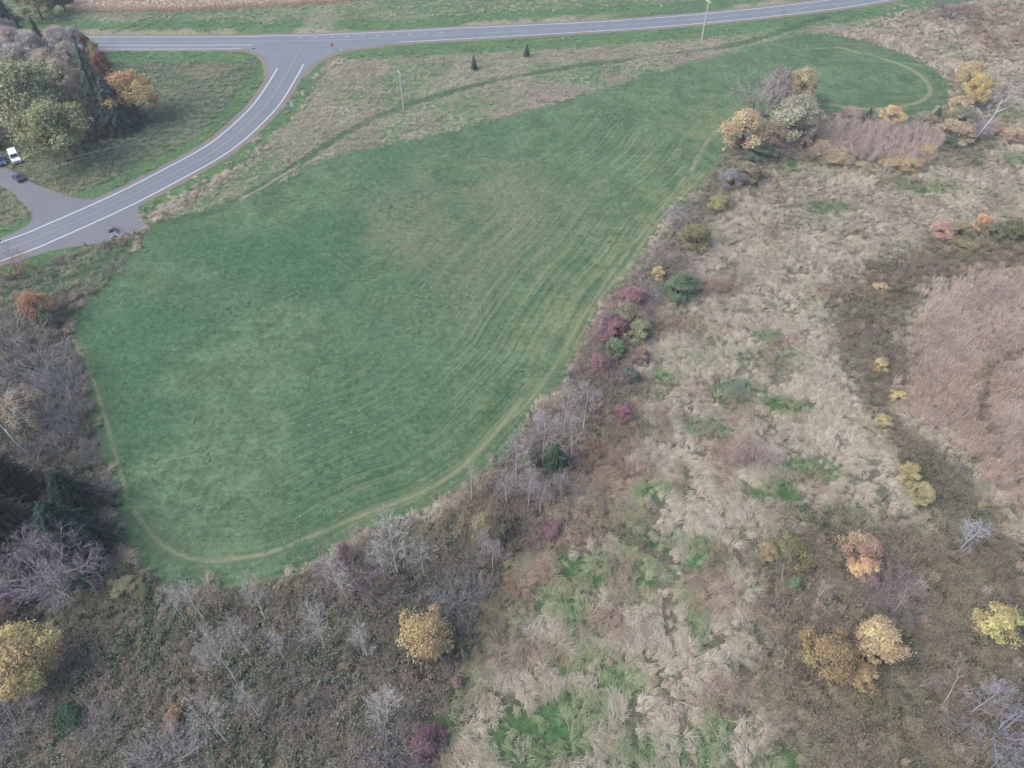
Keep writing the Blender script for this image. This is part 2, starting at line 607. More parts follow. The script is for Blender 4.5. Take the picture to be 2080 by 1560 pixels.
def build_ground():
    ax = axis(-200, 200, 0.62, 4000)
    ay = axis(14, 300, 0.62, 4000)
    X, Y = np.meshgrid(ax, ay)
    W, dfl = zones(X, Y)
    pal = np.zeros((NZ, 3))
    pal[Z_MARSH] = alb(120, 120, 100)
    pal[Z_FIELD] = alb(103, 130, 99)
    pal[Z_BRUSH] = alb(100, 106, 90)
    pal[Z_REED] = alb(158, 144, 130)
    pal[Z_DARK] = alb(104, 100, 80)
    pal[Z_VERGE] = alb(98, 132, 96)
    pal[Z_PRAIRIE] = alb(142, 152, 124)
    pal[Z_GRAVEL] = alb(172, 164, 152)
    pal[Z_CORN] = alb(180, 160, 142)
    pal[Z_LAWN] = alb(100, 120, 96)
    pal[Z_LITTER] = alb(66, 66, 58)
    pal[Z_MEADOW] = alb(112, 138, 106)
    pal[Z_TRAIL] = alb(84, 110, 82)
    pal[Z_PINK] = alb(140, 122, 108)
    pal[Z_MGREEN] = alb(84, 124, 78)
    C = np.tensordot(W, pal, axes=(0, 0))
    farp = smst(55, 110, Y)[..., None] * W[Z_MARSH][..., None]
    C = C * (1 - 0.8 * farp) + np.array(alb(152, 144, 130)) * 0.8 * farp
    # broad drift of tone
    n1 = fbm(X, Y, 14, 21, 4)
    n2 = fbm(X, Y, 4, 23, 3)
    n3 = fbm(X, Y, 26, 29, 3)
    tone = 0.72 + 0.36 * n1 + 0.20 * n2
    C = C * tone[..., None]
    # field: yellower and greyer drifts, lush left side, straw right side
    f = W[Z_FIELD]
    warm = np.array(alb(150, 154, 112))
    grey = np.array(alb(132, 136, 112))
    lush = np.array(alb(78, 118, 88))

    n4 = fbm(X, Y, 1.9, 31, 2)
    C = C * (1 + (f * 0.4 * (n4 - 0.5) * (0.4 + 1.2 * n1))[..., None])
    n5 = fbm(X, Y, 3.1, 33, 3)

    def mixin(C, col, a):
        return C * (1 - a[..., None]) + col * a[..., None]
    de = dist_line(X, Y, FIELD_EDGE)
    rightness = smst(-60, 40, X)
    C = mixin(C, warm, f * (1 - smst(2, 30, de)) * 0.55 * rightness * smst(0.35, 0.6, n2))
    C = mixin(C, np.array(alb(122, 148, 118)), f * smst(0.52, 0.72, n5) * 0.5)
    C = mixin(C, np.array(alb(58, 94, 64)), f * smst(0.45, 0.25, n5) * 0.28)
    pc = G(960, 470)
    dpc = np.sqrt(((X - pc[0]) / 34) ** 2 + ((Y - pc[1]) / 42) ** 2)
    C = mixin(C, grey, f * (1 - smst(0.3, 1.2, dpc)) * smst(0.35, 0.62, n1) * 0.8)
    C = mixin(C, lush, f * (1 - rightness) * smst(0.4, 0.65, n3) * 0.7)
    # drier and pinker drifts in the prairie strip and north meadow, straw along the shoulder
    dry = np.array(alb(164, 156, 138))
    pink = np.array(alb(152, 138, 130))
    C = mixin(C, pink, W[Z_PRAIRIE] * smst(0.5, 0.66, n3) * 0.45)
    C = mixin(C, dry, (W[Z_MEADOW] + W[Z_PRAIRIE]) * smst(0.52, 0.68, n1) * 0.6)
    dh = dist_line(X, Y, HW_C)
    north = Y > np.interp(X, HW_C[:, 0], HW_C[:, 1])
    C = mixin(C, np.array(alb(176, 168, 150)), north * (1 - smst(8, 12, dh + (n2 - 0.5) * 6)) * smst(4, 7, dh) * smst(0.38, 0.55, fbm(X, Y, 22, 77, 2)) * 0.8)
    C = mixin(C, np.array(alb(120, 140, 92)), W[Z_VERGE] * smst(0.5, 0.7, n2) * 0.6)
    C = mixin(C, np.array(alb(150, 138, 112)), W[Z_LAWN] * smst(0.52, 0.66, n1) * 0.7)
    V = np.stack([X, Y, np.zeros_like(X)], -1).reshape(-1, 3)
    far = (np.abs(X) > 205) | (Y > 305) | (Y < 10)
    paved = np.minimum(np.minimum(sdf(X, Y, P_DRIVE), sdf(X, Y, P_TURN)), sdf(X, Y, P_JUNC)) < 1.5
    far |= paved
    V[:, 2] = np.where(far, 0.0, (fbm(X, Y, 6, 51, 3) - 0.5) * 0.25 * (1 - W[Z_GRAVEL]) * (np.minimum(dh, dist_line(X, Y, ST_C)) > 7)).ravel() - 0.02
    ny, nx = X.shape
    i = (np.arange(ny - 1)[:, None] * nx + np.arange(nx - 1)[None]).ravel()
    Q = np.stack([i, i + 1, i + nx + 1, i + nx], 1)
    me = mesh_np("ground", V, Q, smooth=True)
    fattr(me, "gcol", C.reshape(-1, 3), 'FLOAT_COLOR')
    d_e, along = dist_line(X, Y, FIELD_EDGE, want_along=True)
    loop = (X > 62) & (Y > 185)
    lc = G(1770, 155)
    rl = np.sqrt(((X - lc[0]) / 1.9) ** 2 + (Y - lc[1]) ** 2)
    ll = np.arctan2(Y - lc[1], X - lc[0]) * 20
    lw = smst(62, 84, X) * smst(182, 200, Y)
    fattr(me, "fu", np.where(lw > 0.5, rl, d_e))
    fattr(me, "fv", np.where(lw > 0.5, ll, along))
    rowmask = (1 - smst(22, 62, d_e)) * (0.15 + 0.85 * smst(-75, 0, X)) * np.abs(lw * 2 - 1)
    rowmask = np.where(lw > 0.5, np.abs(lw * 2 - 1) * 0.8, rowmask)
    fattr(me, "mow", f * rowmask * (0.45 + 0.55 * smst(0.25, 0.6, fbm(X, Y, 18, 91, 3))))
    fattr(me, "fld", f)
    dtr = np.minimum(dist_line(X, Y, TRACK), np.minimum(dist_line(X, Y, TRACK2) - 0.25, dist_line(X, Y, TRACK3) - 0.35))
    dtr = np.minimum(dtr, np.minimum(dist_line(X, Y, TRACK4), dist_line(X, Y, TRACK5)) + 0.05)
    fattr(me, "dtrack", dtr)
    m, nt, b = new_mat("ground")
    g = N(nt, "ShaderNodeNewGeometry")
    pos = g.outputs["Position"]
    gc = N(nt, "ShaderNodeAttribute", attribute_name="gcol").outputs["Color"]
    A = {k: N(nt, "ShaderNodeAttribute", attribute_name=k).outputs["Fac"] for k in ("fu", "fv", "mow", "fld", "dtrack")}
    f1 = noise_n(nt, 0.9, 3, 0.65, pos)
    f2 = noise_n(nt, 4.5, 2, 0.65, pos)
    c = mix_n(nt, 1.0, gc, mix_n(nt, ramp_n(nt, f1, 0.3, 0.7), (0.74, 0.75, 0.74), (1.28, 1.26, 1.24)), 'MULTIPLY')
    c = mix_n(nt, 1.0, c, mix_n(nt, ramp_n(nt, f2, 0.3, 0.7), (0.70, 0.72, 0.70), (1.32, 1.30, 1.30)), 'MULTIPLY')
    # mower swaths: thin curved stripes that follow the edge of the field
    cmb = N(nt, "ShaderNodeCombineXYZ")
    nt.links.new(math_n(nt, 'MULTIPLY', A["fu"], 1.5), cmb.inputs[0])
    nt.links.new(math_n(nt, 'MULTIPLY', A["fv"], 0.018), cmb.inputs[1])
    s1 = noise_n(nt, 1.0, 3, 0.7, cmb.outputs[0])
    pale = alb(162, 162, 120)
    dark = alb(64, 100, 74)
    c = mix_n(nt, math_n(nt, 'MULTIPLY', ramp_n(nt, s1, 0.48, 0.72), math_n(nt, 'MULTIPLY', A["mow"], 0.7)), c, pale)
    c = mix_n(nt, math_n(nt, 'MULTIPLY', ramp_n(nt, s1, 0.52, 0.30), math_n(nt, 'MULTIPLY', A["mow"], 0.7)), c, dark)
    # wheel track of flattened straw
    dn = math_n(nt, 'ADD', A["dtrack"], math_n(nt, 'MULTIPLY', math_n(nt, 'SUBTRACT', f1, 0.5), 0.9))
    c = mix_n(nt, math_n(nt, 'MULTIPLY', ramp_n(nt, dn, 0.55, 0.1), ramp_n(nt, noise_n(nt, 0.16, 2, 0.5, pos), 0.3, 0.5, 0.4, 0.85)), c, alb(166, 166, 136))
    c = mix_n(nt, math_n(nt, 'MULTIPLY', ramp_n(nt, dn, 3.0, 0.4), 0.2), c, alb(128, 138, 104))
    # a sprinkle of pale clover and fallen leaves
    sp = N(nt, "ShaderNodeTexVoronoi")
    sp.inputs["Scale"].default_value = 0.55
    nt.links.new(pos, sp.inputs["Vector"])
    c = mix_n(nt, math_n(nt, 'MULTIPLY', ramp_n(nt, sp.outputs["Distance"], 0.10, 0.05), math_n(nt, 'MULTIPLY', A["fld"], 0.55)), c, alb(196, 196, 170))
    nt.links.new(c, b.inputs["Base Color"])
    b.inputs["Specular IOR Level"].default_value = 0.05
    return tag(link("ground", me, m), kind="structure")


ground = build_ground()


# ------------------------------------------------------------------ roads
def asphalt(name, rgb, patch=0.16):
    m, nt, b = new_mat(name)
    g = N(nt, "ShaderNodeNewGeometry")
    p = g.outputs["Position"]
    a = noise_n(nt, 0.18, 4, 0.6, p)
    s = noise_n(nt, 9.0, 3, 0.7, p)
    c = mix_n(nt, a, tuple(v * (1 - patch) for v in rgb), tuple(v * (1 + patch) for v in rgb))
    c = mix_n(nt, 1.0, c, mix_n(nt, s, (0.86, 0.86, 0.86), (1.14, 1.14, 1.14)), 'MULTIPLY')
    # wheel paths polished a little darker along each lane
    lane = N(nt, "ShaderNodeAttribute", attribute_name="off").outputs["Fac"]
    w = math_n(nt, 'ABSOLUTE', math_n(nt, 'SUBTRACT', math_n(nt, 'ABSOLUTE', math_n(nt, 'SUBTRACT', math_n(nt, 'ABSOLUTE', lane), 1.9)), 0.85))
    c = mix_n(nt, ramp_n(nt, w, 0.5, 0.1, 0.0, 0.5), c, tuple(v * 0.76 for v in rgb))
    nt.links.new(c, b.inputs["Base Color"])
    b.inputs["Roughness"].default_value = 0.75
    b.inputs["Specular IOR Level"].default_value = 0.3
    return m


M_ASPH = asphalt("asphalt", alb(140, 147, 157))
M_GRAV = plain("gravel", alb(150, 142, 134), 0.95, 0.22, 1.6)
M_WHITE_LINE = plain("white_road_paint", alb(234, 238, 242), 0.7, 0.10, 1.5)
M_YELL_LINE = plain("yellow_road_paint", alb(190, 168, 150), 0.7, 0.12, 1.5)


def tangent(P):
    T = np.gradient(P, axis=0)
    return T / np.linalg.norm(T, axis=1)[:, None]


def ribbon(name, P, l, r, z, mat, parent=None, kind=None, cols=2, ragged=0.0, seed=0):
    """strip along a line from offset l (left of travel) to r (right)"""
    P = np.asarray(P)
    T = tangent(P)
    Nn = np.stack([-T[:, 1], T[:, 0]], 1)
    l = np.broadcast_to(np.asarray(l, float), (len(P),)).copy()
    r = np.broadcast_to(np.asarray(r, float), (len(P),)).copy()
    if ragged:
        s = np.arange(len(P))
        q = np.random.default_rng(seed)
        l += ragged * (q.random(len(P)) - 0.5) * 2
        r += ragged * (q.random(len(P)) - 0.5) * 2
    V = []
    off = []
    for k in range(cols):
        t = k / (cols - 1)
        o = l * (1 - t) + r * t
        V.append(np.hstack([P + Nn * o[:, None], np.full((len(P), 1), z)]))
        off.append(o)
    n = len(P)
    V = np.vstack(V)
    Q = []
    for k in range(cols - 1):
        i = np.arange(n - 1) + k * n
        Q.append(np.stack([i, i + n, i + n + 1, i + 1], 1))
    me = mesh_np(name, V, np.vstack(Q))
    fattr(me, "off", np.concatenate(off))
    o = link(name, me, mat, parent)
    if kind:
        tag(o, kind=kind)
    return o


def resample(P, step):
    P = np.asarray(P)
    d = np.concatenate([[0], np.cumsum(np.linalg.norm(np.diff(P, axis=0), axis=1))])
    s = np.arange(0, d[-1], step)
    return np.stack([np.interp(s, d, P[:, 0]), np.interp(s, d, P[:, 1])], 1)


def cut(P, x0, x1):
    return P[(P[:, 0] >= x0) & (P[:, 0] <= x1)]


HW = resample(HW_C, 1.5)
ST = resample(ST_C, 1.5)
# travel direction of HW is to the right, so offset + is the far side
xh = HW[:, 0]
near_w = np.where(xh < -92, 6.3, np.where(xh < -88, 6.3, np.interp(xh, [-88, -40, -30], [6.3, 4.6, 4.2])))     # turn lane on the near side, left of the junction
far_w = np.interp(xh, [-120, -85, -20, 30], [4.3, 4.6, 5.8, 4.4])
far_w = np.where(xh < -85, 4.3, far_w)
gravel_hw = ribbon("highway_shoulder", HW, far_w + 1.5, -near_w - 1.6, 0.03, M_GRAV, None, "structure", 3, 0.25, 3)
highway = ribbon("highway", HW, far_w, -near_w, 0.06, M_ASPH, None, "structure", 9)
stw = 4.15 + np.clip(1 - np.arange(len(ST)) * 1.5 / 9.0, 0, 1) * 1.0
gravel_st = ribbon("side_road_shoulder", ST, stw + 1.5, -stw - 1.5, 0.026, M_GRAV, None, "structure", 3, 0.25, 5)
side_road = ribbon("side_road", ST, stw, -stw, 0.056, M_ASPH, None, "structure", 9)


def flat_poly(name, P, z, mat, kind="structure", parent=None):
    from mathutils.geometry import tessellate_polygon
    tris = tessellate_polygon([[Vector((p[0], p[1], 0)) for p in P]])
    T = []
    for (i, j, k) in tris:
        ar = (P[j][0] - P[i][0]) * (P[k][1] - P[i][1]) - (P[j][1] - P[i][1]) * (P[k][0] - P[i][0])
        if abs(ar) > 1e-7:
            T.append((i, j, k) if ar > 0 else (i, k, j))
    me = mesh_np(name, np.hstack([np.asarray(P), np.full((len(P), 1), z)]), None, T)
    o = link(name, me, mat, parent)
    if kind:
        tag(o, kind=kind)
    return o


# flared corners of the junction
_L = smooth_poly(np.array([(-96, 240.6), (-87, 240.3), (-82, 237.5), (-78, 231.5), (-75, 222)]), 6)
_R = smooth_poly(np.array([(-64.9, 222), (-63, 230.5), (-58.6, 237.3), (-52, 241.3), (-42, 243.6)]), 6)
flat_poly("junction_apron", np.vstack([_L, _R, [(-42, 245.5), (-96, 245.5)]]), 0.052, M_ASPH)
flat_poly("junction_gravel", np.vstack([_L[1:] + np.array([-1.2, -1.6]), _R[:-1] + np.array([1.6, -1.5]), [(-42, 241.9), (-42, 245), (-95, 245)]]), 0.022, M_GRAV)
# driveway on the house side and turnout on the field side
M_DRIVE = asphalt("driveway_asphalt", alb(136, 138, 144), 0.10)
flat_poly("driveway", P_DRIVE, 0.048, M_DRIVE)
flat_poly("turnout", P_TURN, 0.045, M_DRIVE)

# painted lines (parts of their road)
mk = lambda P, o, w, nm, mat, par, z=0.072: ribbon(nm, P, o + w / 2, o - w / 2, z, mat, par)
far_line = far_w - 0.45
i_all = slice(None)
T_ = tangent(HW)
ribbon("edge_line", HW, far_line + 0.15, far_line - 0.15, 0.072, M_WHITE_LINE, highway)
mk(HW, 0.0, 0.22, "centre_line", plain("faded_line_paint", alb(186, 192, 202), 0.7, 0.12, 1.5), highway)
mk(cut(HW, -420, -84.5), -2.9, 0.32, "turn_lane_line", M_WHITE_LINE, highway)
mk(cut(HW, -420, -87.5), -5.9, 0.32, "edge_line", M_WHITE_LINE, highway)
mk(cut(HW, -38.5, 420), -3.75, 0.32, "edge_line", M_WHITE_LINE, highway)
dpts = resample(HW_C, 0.35)
for k in range(10):
    a = G(614 + 31.6 * k, 80)[0] + 0.0
    x0 = -70.9 + 5.2 * k
    mk(dpts[(dpts[:, 0] > x0 - 0.8) & (dpts[:, 0] < x0 + 0.9)], 2.75 - 0.06 * k, 0.3, "lane_dash", M_WHITE_LINE, highway)
sx = ST[ST[:, 1] < 227]
mk(sx, -3.75, 0.36, "edge_line", M_WHITE_LINE, side_road, 0.068)
mk(ST[ST[:, 1] < 231], 3.75, 0.36, "edge_line", M_WHITE_LINE, side_road, 0.068)
mk(ST[ST[:, 1] < 236], 0.11, 0.11, "centre_line", M_YELL_LINE, side_road, 0.068)
mk(ST[ST[:, 1] < 236], -0.13, 0.11, "centre_line", M_YELL_LINE, side_road, 0.068)
# ------------------------------------------------------------------ ground plants (uncountable: one object each, clumps placed by geometry nodes)
def ribbons(n, L, w, base_r, spread, rise, tipz, segs=3, seed=0, Lvar=0.35):
    q = np.random.default_rng(seed)
    V, Q, tone, tipf = [], [], [], []
    for k in range(n):
        r = base_r * math.sqrt(q.random())
        th = q.random() * 2 * math.pi
        bx, by = r * math.cos(th), r * math.sin(th)
        a = q.normal(0, spread)
        Lk = L * (1 + Lvar * (q.random() * 2 - 1))
        rk = rise * (0.5 + q.random())
        tk = q.random()
        bend = q.normal(0, 0.35)
        i0 = len(V)
        for s in range(segs + 1):
            t = s / segs
            aa = a + bend * t
            d = Lk * (t ** 1.15)
            z = rk * math.sin(math.pi * min(1, t * 0.78)) * 1.0 + tipz * t * (0.4 + q.random() * 0.9)
            ww = w * (1.0 - 0.65 * t) * (0.7 + 0.6 * q.random())
            cx, cy = bx + d * math.cos(aa), by + d * math.sin(aa)
            px, py = -math.sin(aa) * ww / 2, math.cos(aa) * ww / 2
            tw = ww * 0.3 * (q.random() - 0.5)
            V += [(cx + px, cy + py, z + tw), (cx - px, cy - py, z - tw)]
            tone += [tk, tk]
            tipf += [t, t]
        for s in range(segs):
            j = i0 + 2 * s
            Q.append((j, j + 1, j + 3, j + 2))
    return np.array(V), np.array(Q), np.array(tone), np.array(tipf)


def cards(P, size, seed=0, flat=0.5, tips=None, aspect=1.0):
    """leaf quads at points P, lying more or less level"""
    q = np.random.default_rng(seed)
    n = len(P)
    nrm = q.normal(0, 1, (n, 3)) * (1 - flat)
    nrm[:, 2] += flat * 1.6
    nrm /= np.linalg.norm(nrm, axis=1)[:, None]
    t = np.cross(nrm, q.normal(0, 1, (n, 3)))
    t /= np.linalg.norm(t, axis=1)[:, None]
    u = np.cross(nrm, t)
    sz = (np.asarray(size) * (0.6 + 0.8 * q.random(n)))[:, None] / 2
    a, b = t * sz * aspect, u * sz
    V = np.stack([P - a, P - b * 0.8 + a * 0.1, P + a, P + b * 0.8 - a * 0.1], 1).reshape(-1, 3)
    Q = np.arange(4 * n).reshape(-1, 4)
    tone = np.repeat(q.random(n), 4)
    tf = np.repeat(np.zeros(n) if tips is None else tips, 4)
    return V, Q, tone, tf


def joinp(*parts):
    V, Q, a, b = [], [], [], []
    o = 0
    for p in parts:
        V.append(p[0])
        Q.append(p[1] + o)
        a.append(p[2])
        b.append(p[3])
        o += len(p[0])
    return np.vstack(V), np.vstack(Q), np.concatenate(a), np.concatenate(b)


def clump_mesh(name, p):
    me = mesh_np(name, p[0], p[1])
    fattr(me, "tone", p[2])
    fattr(me, "tipf", p[3])
    me.materials.append(M_SCAT)
    return me


def clump_collection(name, parts):
    c = bpy.data.collections.new(name)
    for k, p in enumerate(parts):
        o = bpy.data.objects.new("%s_clump_%d" % (name, k), clump_mesh(name + "_clump", p))
        c.objects.link(o)
    return c


def weed_clump(seed, h=0.9, r=0.5, nst=15, leaf=0.085, tip=0.07, ntip=4):
    q = np.random.default_rng(seed)
    base = (q.random((nst, 2)) - 0.5) * 2 * r * 0.6
    top = base + q.normal(0, 0.22, (nst, 2)) * r * 2
    hh = h * (0.55 + 0.6 * q.random(nst))
    lp, tp = [], []
    for k in range(nst):
        for j in range(7):
            t = 0.25 + 0.7 * q.random()
            p = base[k] * (1 - t) + top[k] * t + q.normal(0, 0.06, 2)
            lp.append((p[0], p[1], hh[k] * t))
        for j in range(ntip):
            p = top[k] + q.normal(0, 0.05, 2)
            tp.append((p[0], p[1], hh[k] * (0.95 + 0.12 * q.random())))
    a = cards(np.array(lp), leaf, seed + 1, 0.45, None, 1.5)
    b = cards(np.array(tp), tip, seed + 2, 0.5, np.ones(len(tp)), 1.3)
    Vs, Qs = [], []
    for k in range(nst):
        w = 0.012
        i = len(Vs)
        Vs += [(base[k][0] - w, base[k][1], 0), (base[k][0] + w, base[k][1], 0), (top[k][0] + w, top[k][1], hh[k]), (top[k][0] - w, top[k][1], hh[k])]
        Qs.append((i, i + 1, i + 2, i + 3))
    c = (np.array(Vs), np.array(Qs), np.full(len(Vs), 0.4), np.full(len(Vs), 0.4))
    return joinp(a, b, c)


def reed_clump(seed, h=1.4, r=0.6, n=30, plume=0.075):
    q = np.random.default_rng(seed)
    V, Q, a, b = [], [], [], []
    tp = []
    for k in range(n):
        x, y = (q.random(2) - 0.5) * 2 * r
        hk = h * (0.65 + 0.5 * q.random())
        lx, ly = q.normal(0, 0.16, 2) * hk
        w = 0.022
        th = q.random() * math.pi
        dx, dy = w * math.cos(th), w * math.sin(th)
        i = len(V)
        tn = q.random()
        V += [(x - dx, y - dy, 0), (x + dx, y + dy, 0), (x + lx + dx * 0.5, y + ly + dy * 0.5, hk), (x + lx - dx * 0.5, y + ly - dy * 0.5, hk)]
        Q.append((i, i + 1, i + 2, i + 3))
        a += [tn] * 4
        b += [0, 0, 0.7, 0.7]
        tp.append((x + lx, y + ly, hk))
        for j in range(2):
            t = 0.35 + 0.5 * q.random()
            th = q.random() * 2 * math.pi
            i = len(V)
            px, py, pz = x + lx * t, y + ly * t, hk * t
            ex, ey = math.cos(th), math.sin(th)
            L = 0.45 + 0.3 * q.random()
            V += [(px - ey * 0.02, py + ex * 0.02, pz), (px + ey * 0.02, py - ex * 0.02, pz), (px + ex * L + ey * 0.008, py + ey * L - ex * 0.008, pz - 0.05), (px + ex * L - ey * 0.008, py + ey * L + ex * 0.008, pz - 0.05)]
            Q.append((i, i + 1, i + 2, i + 3))
            a += [q.random()] * 4
            b += [0.3] * 4
    c = cards(np.array(tp), plume, seed + 5, 0.35, np.ones(len(tp)), 1.8)
    return joinp((np.array(V), np.array(Q), np.array(a), np.array(b)), c)


def stem_clump(seed, h=3.0, r=0.7, n=16, leaf=0.0, nl=0):
    """thicket: many thin upright stems with side twigs"""
    q = np.random.default_rng(seed)
    V, Q, a, b = [], [], [], []
    lp = []

    def seg(p, e, w0, w1, tn, tp):
        d = e - p
        s = np.cross(d, q.normal(0, 1, 3))
        s /= np.linalg.norm(s) + 1e-9
        i = len(V)
        V.extend([tuple(p - s * w0), tuple(p + s * w0), tuple(e + s * w1), tuple(e - s * w1)])
        Q.append((i, i + 1, i + 2, i + 3))
        a.extend([tn] * 4)
        b.extend([tp] * 4)
    for k in range(n):
        p = np.array([*((q.random(2) - 0.5) * 2 * r * 0.5), 0.0])
        hk = h * (0.6 + 0.5 * q.random())
        e = p + np.array([*(q.normal(0, 0.22, 2) * hk * 0.6), hk])
        tn = q.random()
        seg(p, e, 0.022, 0.012, tn, 0.2)
        for j in range(7):
            t = 0.35 + 0.62 * q.random()
            s = p + (e - p) * t
            L = hk * 0.22 * (0.6 + 0.8 * q.random())
            ee = s + np.array([*(q.normal(0, 0.5, 2) * L), L * 0.8])
            seg(s, ee, 0.013, 0.008, q.random(), 0.8)
            for m in range(nl):
                lp.append(ee + q.normal(0, 0.14, 3))
    base = (np.array(V), np.array(Q), np.array(a), np.array(b))
    if lp:
        return joinp(base, cards(np.array(lp), leaf, seed + 9, 0.4, np.ones(len(lp))))
    return base


def scatter(name, label, coll, P, rot, scl, col, tip):
    """one object of plants: points carry turn, size and colour; geometry nodes set the clumps"""
    n = len(P)
    me = bpy.data.meshes.new(name)
    me.vertices.add(n)
    me.vertices.foreach_set("co", np.asarray(P, np.float32).ravel())
    fattr(me, "rot", rot, 'FLOAT_VECTOR')
    fattr(me, "scl", scl, 'FLOAT_VECTOR')
    fattr(me, "col", col, 'FLOAT_COLOR')
    fattr(me, "tip", tip, 'FLOAT_COLOR')
    o = link(name, me)
    ng = bpy.data.node_groups.new(name + "_scatter", 'GeometryNodeTree')
    ng.interface.new_socket("Geometry", in_out='INPUT', socket_type='NodeSocketGeometry')
    ng.interface.new_socket("Geometry", in_out='OUTPUT', socket_type='NodeSocketGeometry')
    gi = ng.nodes.new("NodeGroupInput")
    go = ng.nodes.new("NodeGroupOutput")
    m2p = ng.nodes.new("GeometryNodeMeshToPoints")
    iop = ng.nodes.new("GeometryNodeInstanceOnPoints")
    ci = ng.nodes.new("GeometryNodeCollectionInfo")
    ci.inputs["Collection"].default_value = coll
    ci.inputs["Separate Children"].default_value = True
    ci.inputs["Reset Children"].default_value = True
    ri = ng.nodes.new("FunctionNodeRandomValue")
    ri.data_type = 'INT'
    [i for i in ri.inputs if i.name == "Min" and i.type == 'INT'][0].default_value = 0
    [i for i in ri.inputs if i.name == "Max" and i.type == 'INT'][0].default_value = max(0, len(coll.objects) - 1)
    na = {}
    for k in ("rot", "scl"):
        a = ng.nodes.new("GeometryNodeInputNamedAttribute")
        a.data_type = 'FLOAT_VECTOR'
        a.inputs["Name"].default_value = k
        na[k] = a.outputs["Attribute"]
    e2r = ng.nodes.new("FunctionNodeEulerToRotation")
    L = ng.links.new
    L(gi.outputs[0], m2p.inputs["Mesh"])
    L(m2p.outputs[0], iop.inputs["Points"])
    L(ci.outputs[0], iop.inputs["Instance"])
    iop.inputs["Pick Instance"].default_value = True
    L([x for x in ri.outputs if x.type == 'INT'][0], iop.inputs["Instance Index"])
    L(na["rot"], e2r.inputs[0])
    L(e2r.outputs[0], iop.inputs["Rotation"])
    L(na["scl"], iop.inputs["Scale"])
    L(iop.outputs[0], go.inputs[0])
    md = o.modifiers.new("scatter", 'NODES')
    md.node_group = ng
    return tag(o, label, None, None, "stuff")


def candidates(dens, seed, y0=18, y1=300):
    """jittered points over everything the drone can see (with a margin)"""
    q = np.random.default_rng(seed)
    st = 1.0 / math.sqrt(dens)
    xs = np.arange(-205, 205, st)
    ys = np.arange(y0, y1, st)
    X, Y = np.meshgrid(xs, ys)
    X = (X + (q.random(X.shape) - 0.5) * st * 1.3).ravel()
    Y = (Y + (q.random(Y.shape) - 0.5) * st * 1.3).ravel()
    zc = Y * math.cos(PITCH) + HC * math.sin(PITCH)
    vis = np.abs(X) < zc * (1040 / F) * 1.03 + 4
    return X[vis], Y[vis]


def terr(X, Y):
    return np.zeros_like(X) - 0.03


def make_scatter(name, label, coll, dens, zw, seed, colf, base_scale=1.0, var=0.35, flow=False, y0=18, y1=300, thin=True):
    X, Y = candidates(dens, seed, y0, y1)
    q = np.random.default_rng(seed + 1)
    # fewer clumps far away, where each is smaller than a picture element
    if thin:
        zc = Y * math.cos(PITCH) + HC * math.sin(PITCH)
        keep = q.random(len(X)) < np.clip((125 / zc) ** 1.1, 0.2, 1.0)
        X, Y = X[keep], Y[keep]
    W, dfl = zones(X, Y)
    w = sum(W[k] * f for k, f in zw.items())
    if name in ("weeds", "weed_stalks"):
        w = w * (0.3 + 0.7 * smst(0.34, 0.5, fbm(X, Y, 4.5, 65 + len(name), 2)))
    if flow:
        w = w * (0.2 + 0.8 * smst(0.36, 0.54, fbm(X, Y, 3.2, 63, 2)))
    road = np.minimum(dist_line(X, Y, HW_C) - 7.2, dist_line(X, Y, ST_C) - 5.7)
    road = np.minimum(road, np.minimum(np.minimum(sdf(X, Y, P_DRIVE), sdf(X, Y, P_TURN)), sdf(X, Y, P_JUNC)))
    keep = (q.random(len(X)) < w) & (road > 0.3)
    X, Y, W = X[keep], Y[keep], W[:, keep]
    n = len(X)
    if flow:
        ang = fbm(X, Y, 9, 61, 2) * 4 * math.pi + q.normal(0, 0.6, n)
    else:
        ang = q.random(n) * 2 * math.pi
    rot = np.stack([q.normal(0, 0.08, n), q.normal(0, 0.08, n), ang], 1)
    s = base_scale * (1 + var * (q.random(n) * 2 - 1))
    scl = np.stack([s, s, s * (0.8 + 0.4 * q.random(n))], 1)
    col, tip = colf(X, Y, W, q)
    P = np.stack([X, Y, terr(X, Y)], 1)
    return scatter(name, label, coll, P, rot, scl, col, tip)


def pick(q, n, cols, k=1.0, p=None):
    C = np.array([alb(*c, k) for c in cols])
    i = q.choice(len(cols), n, p=p)
    j = q.choice(len(cols), n, p=p)
    t = q.random(n)[:, None] * 0.5
    return C[i] * (1 - t) + C[j] * t


def blend(W, q, pals, k):
    """colour by the kind of ground a clump stands on"""
    n = W.shape[1]
    out = np.zeros((n, 3))
    tot = np.zeros(n)
    for z, cols in pals.items():
        out += W[z][:, None] * pick(q, n, cols, k)
        tot += W[z]
    return out / np.maximum(tot, 1e-6)[:, None]


STRAW = [(178, 164, 147), (188, 177, 162), (168, 152, 136), (158, 152, 132), (146, 147, 122), (178, 156, 142)]
STRAW_T = [(203, 194, 174), (189, 180, 158), (175, 164, 142), (210, 202, 186)]
GREEN = [(92, 130, 84), (108, 140, 92), (78, 116, 76), (122, 142, 98)]
PINKS = [(140, 114, 100), (156, 130, 112), (122, 100, 90), (112, 84, 76)]


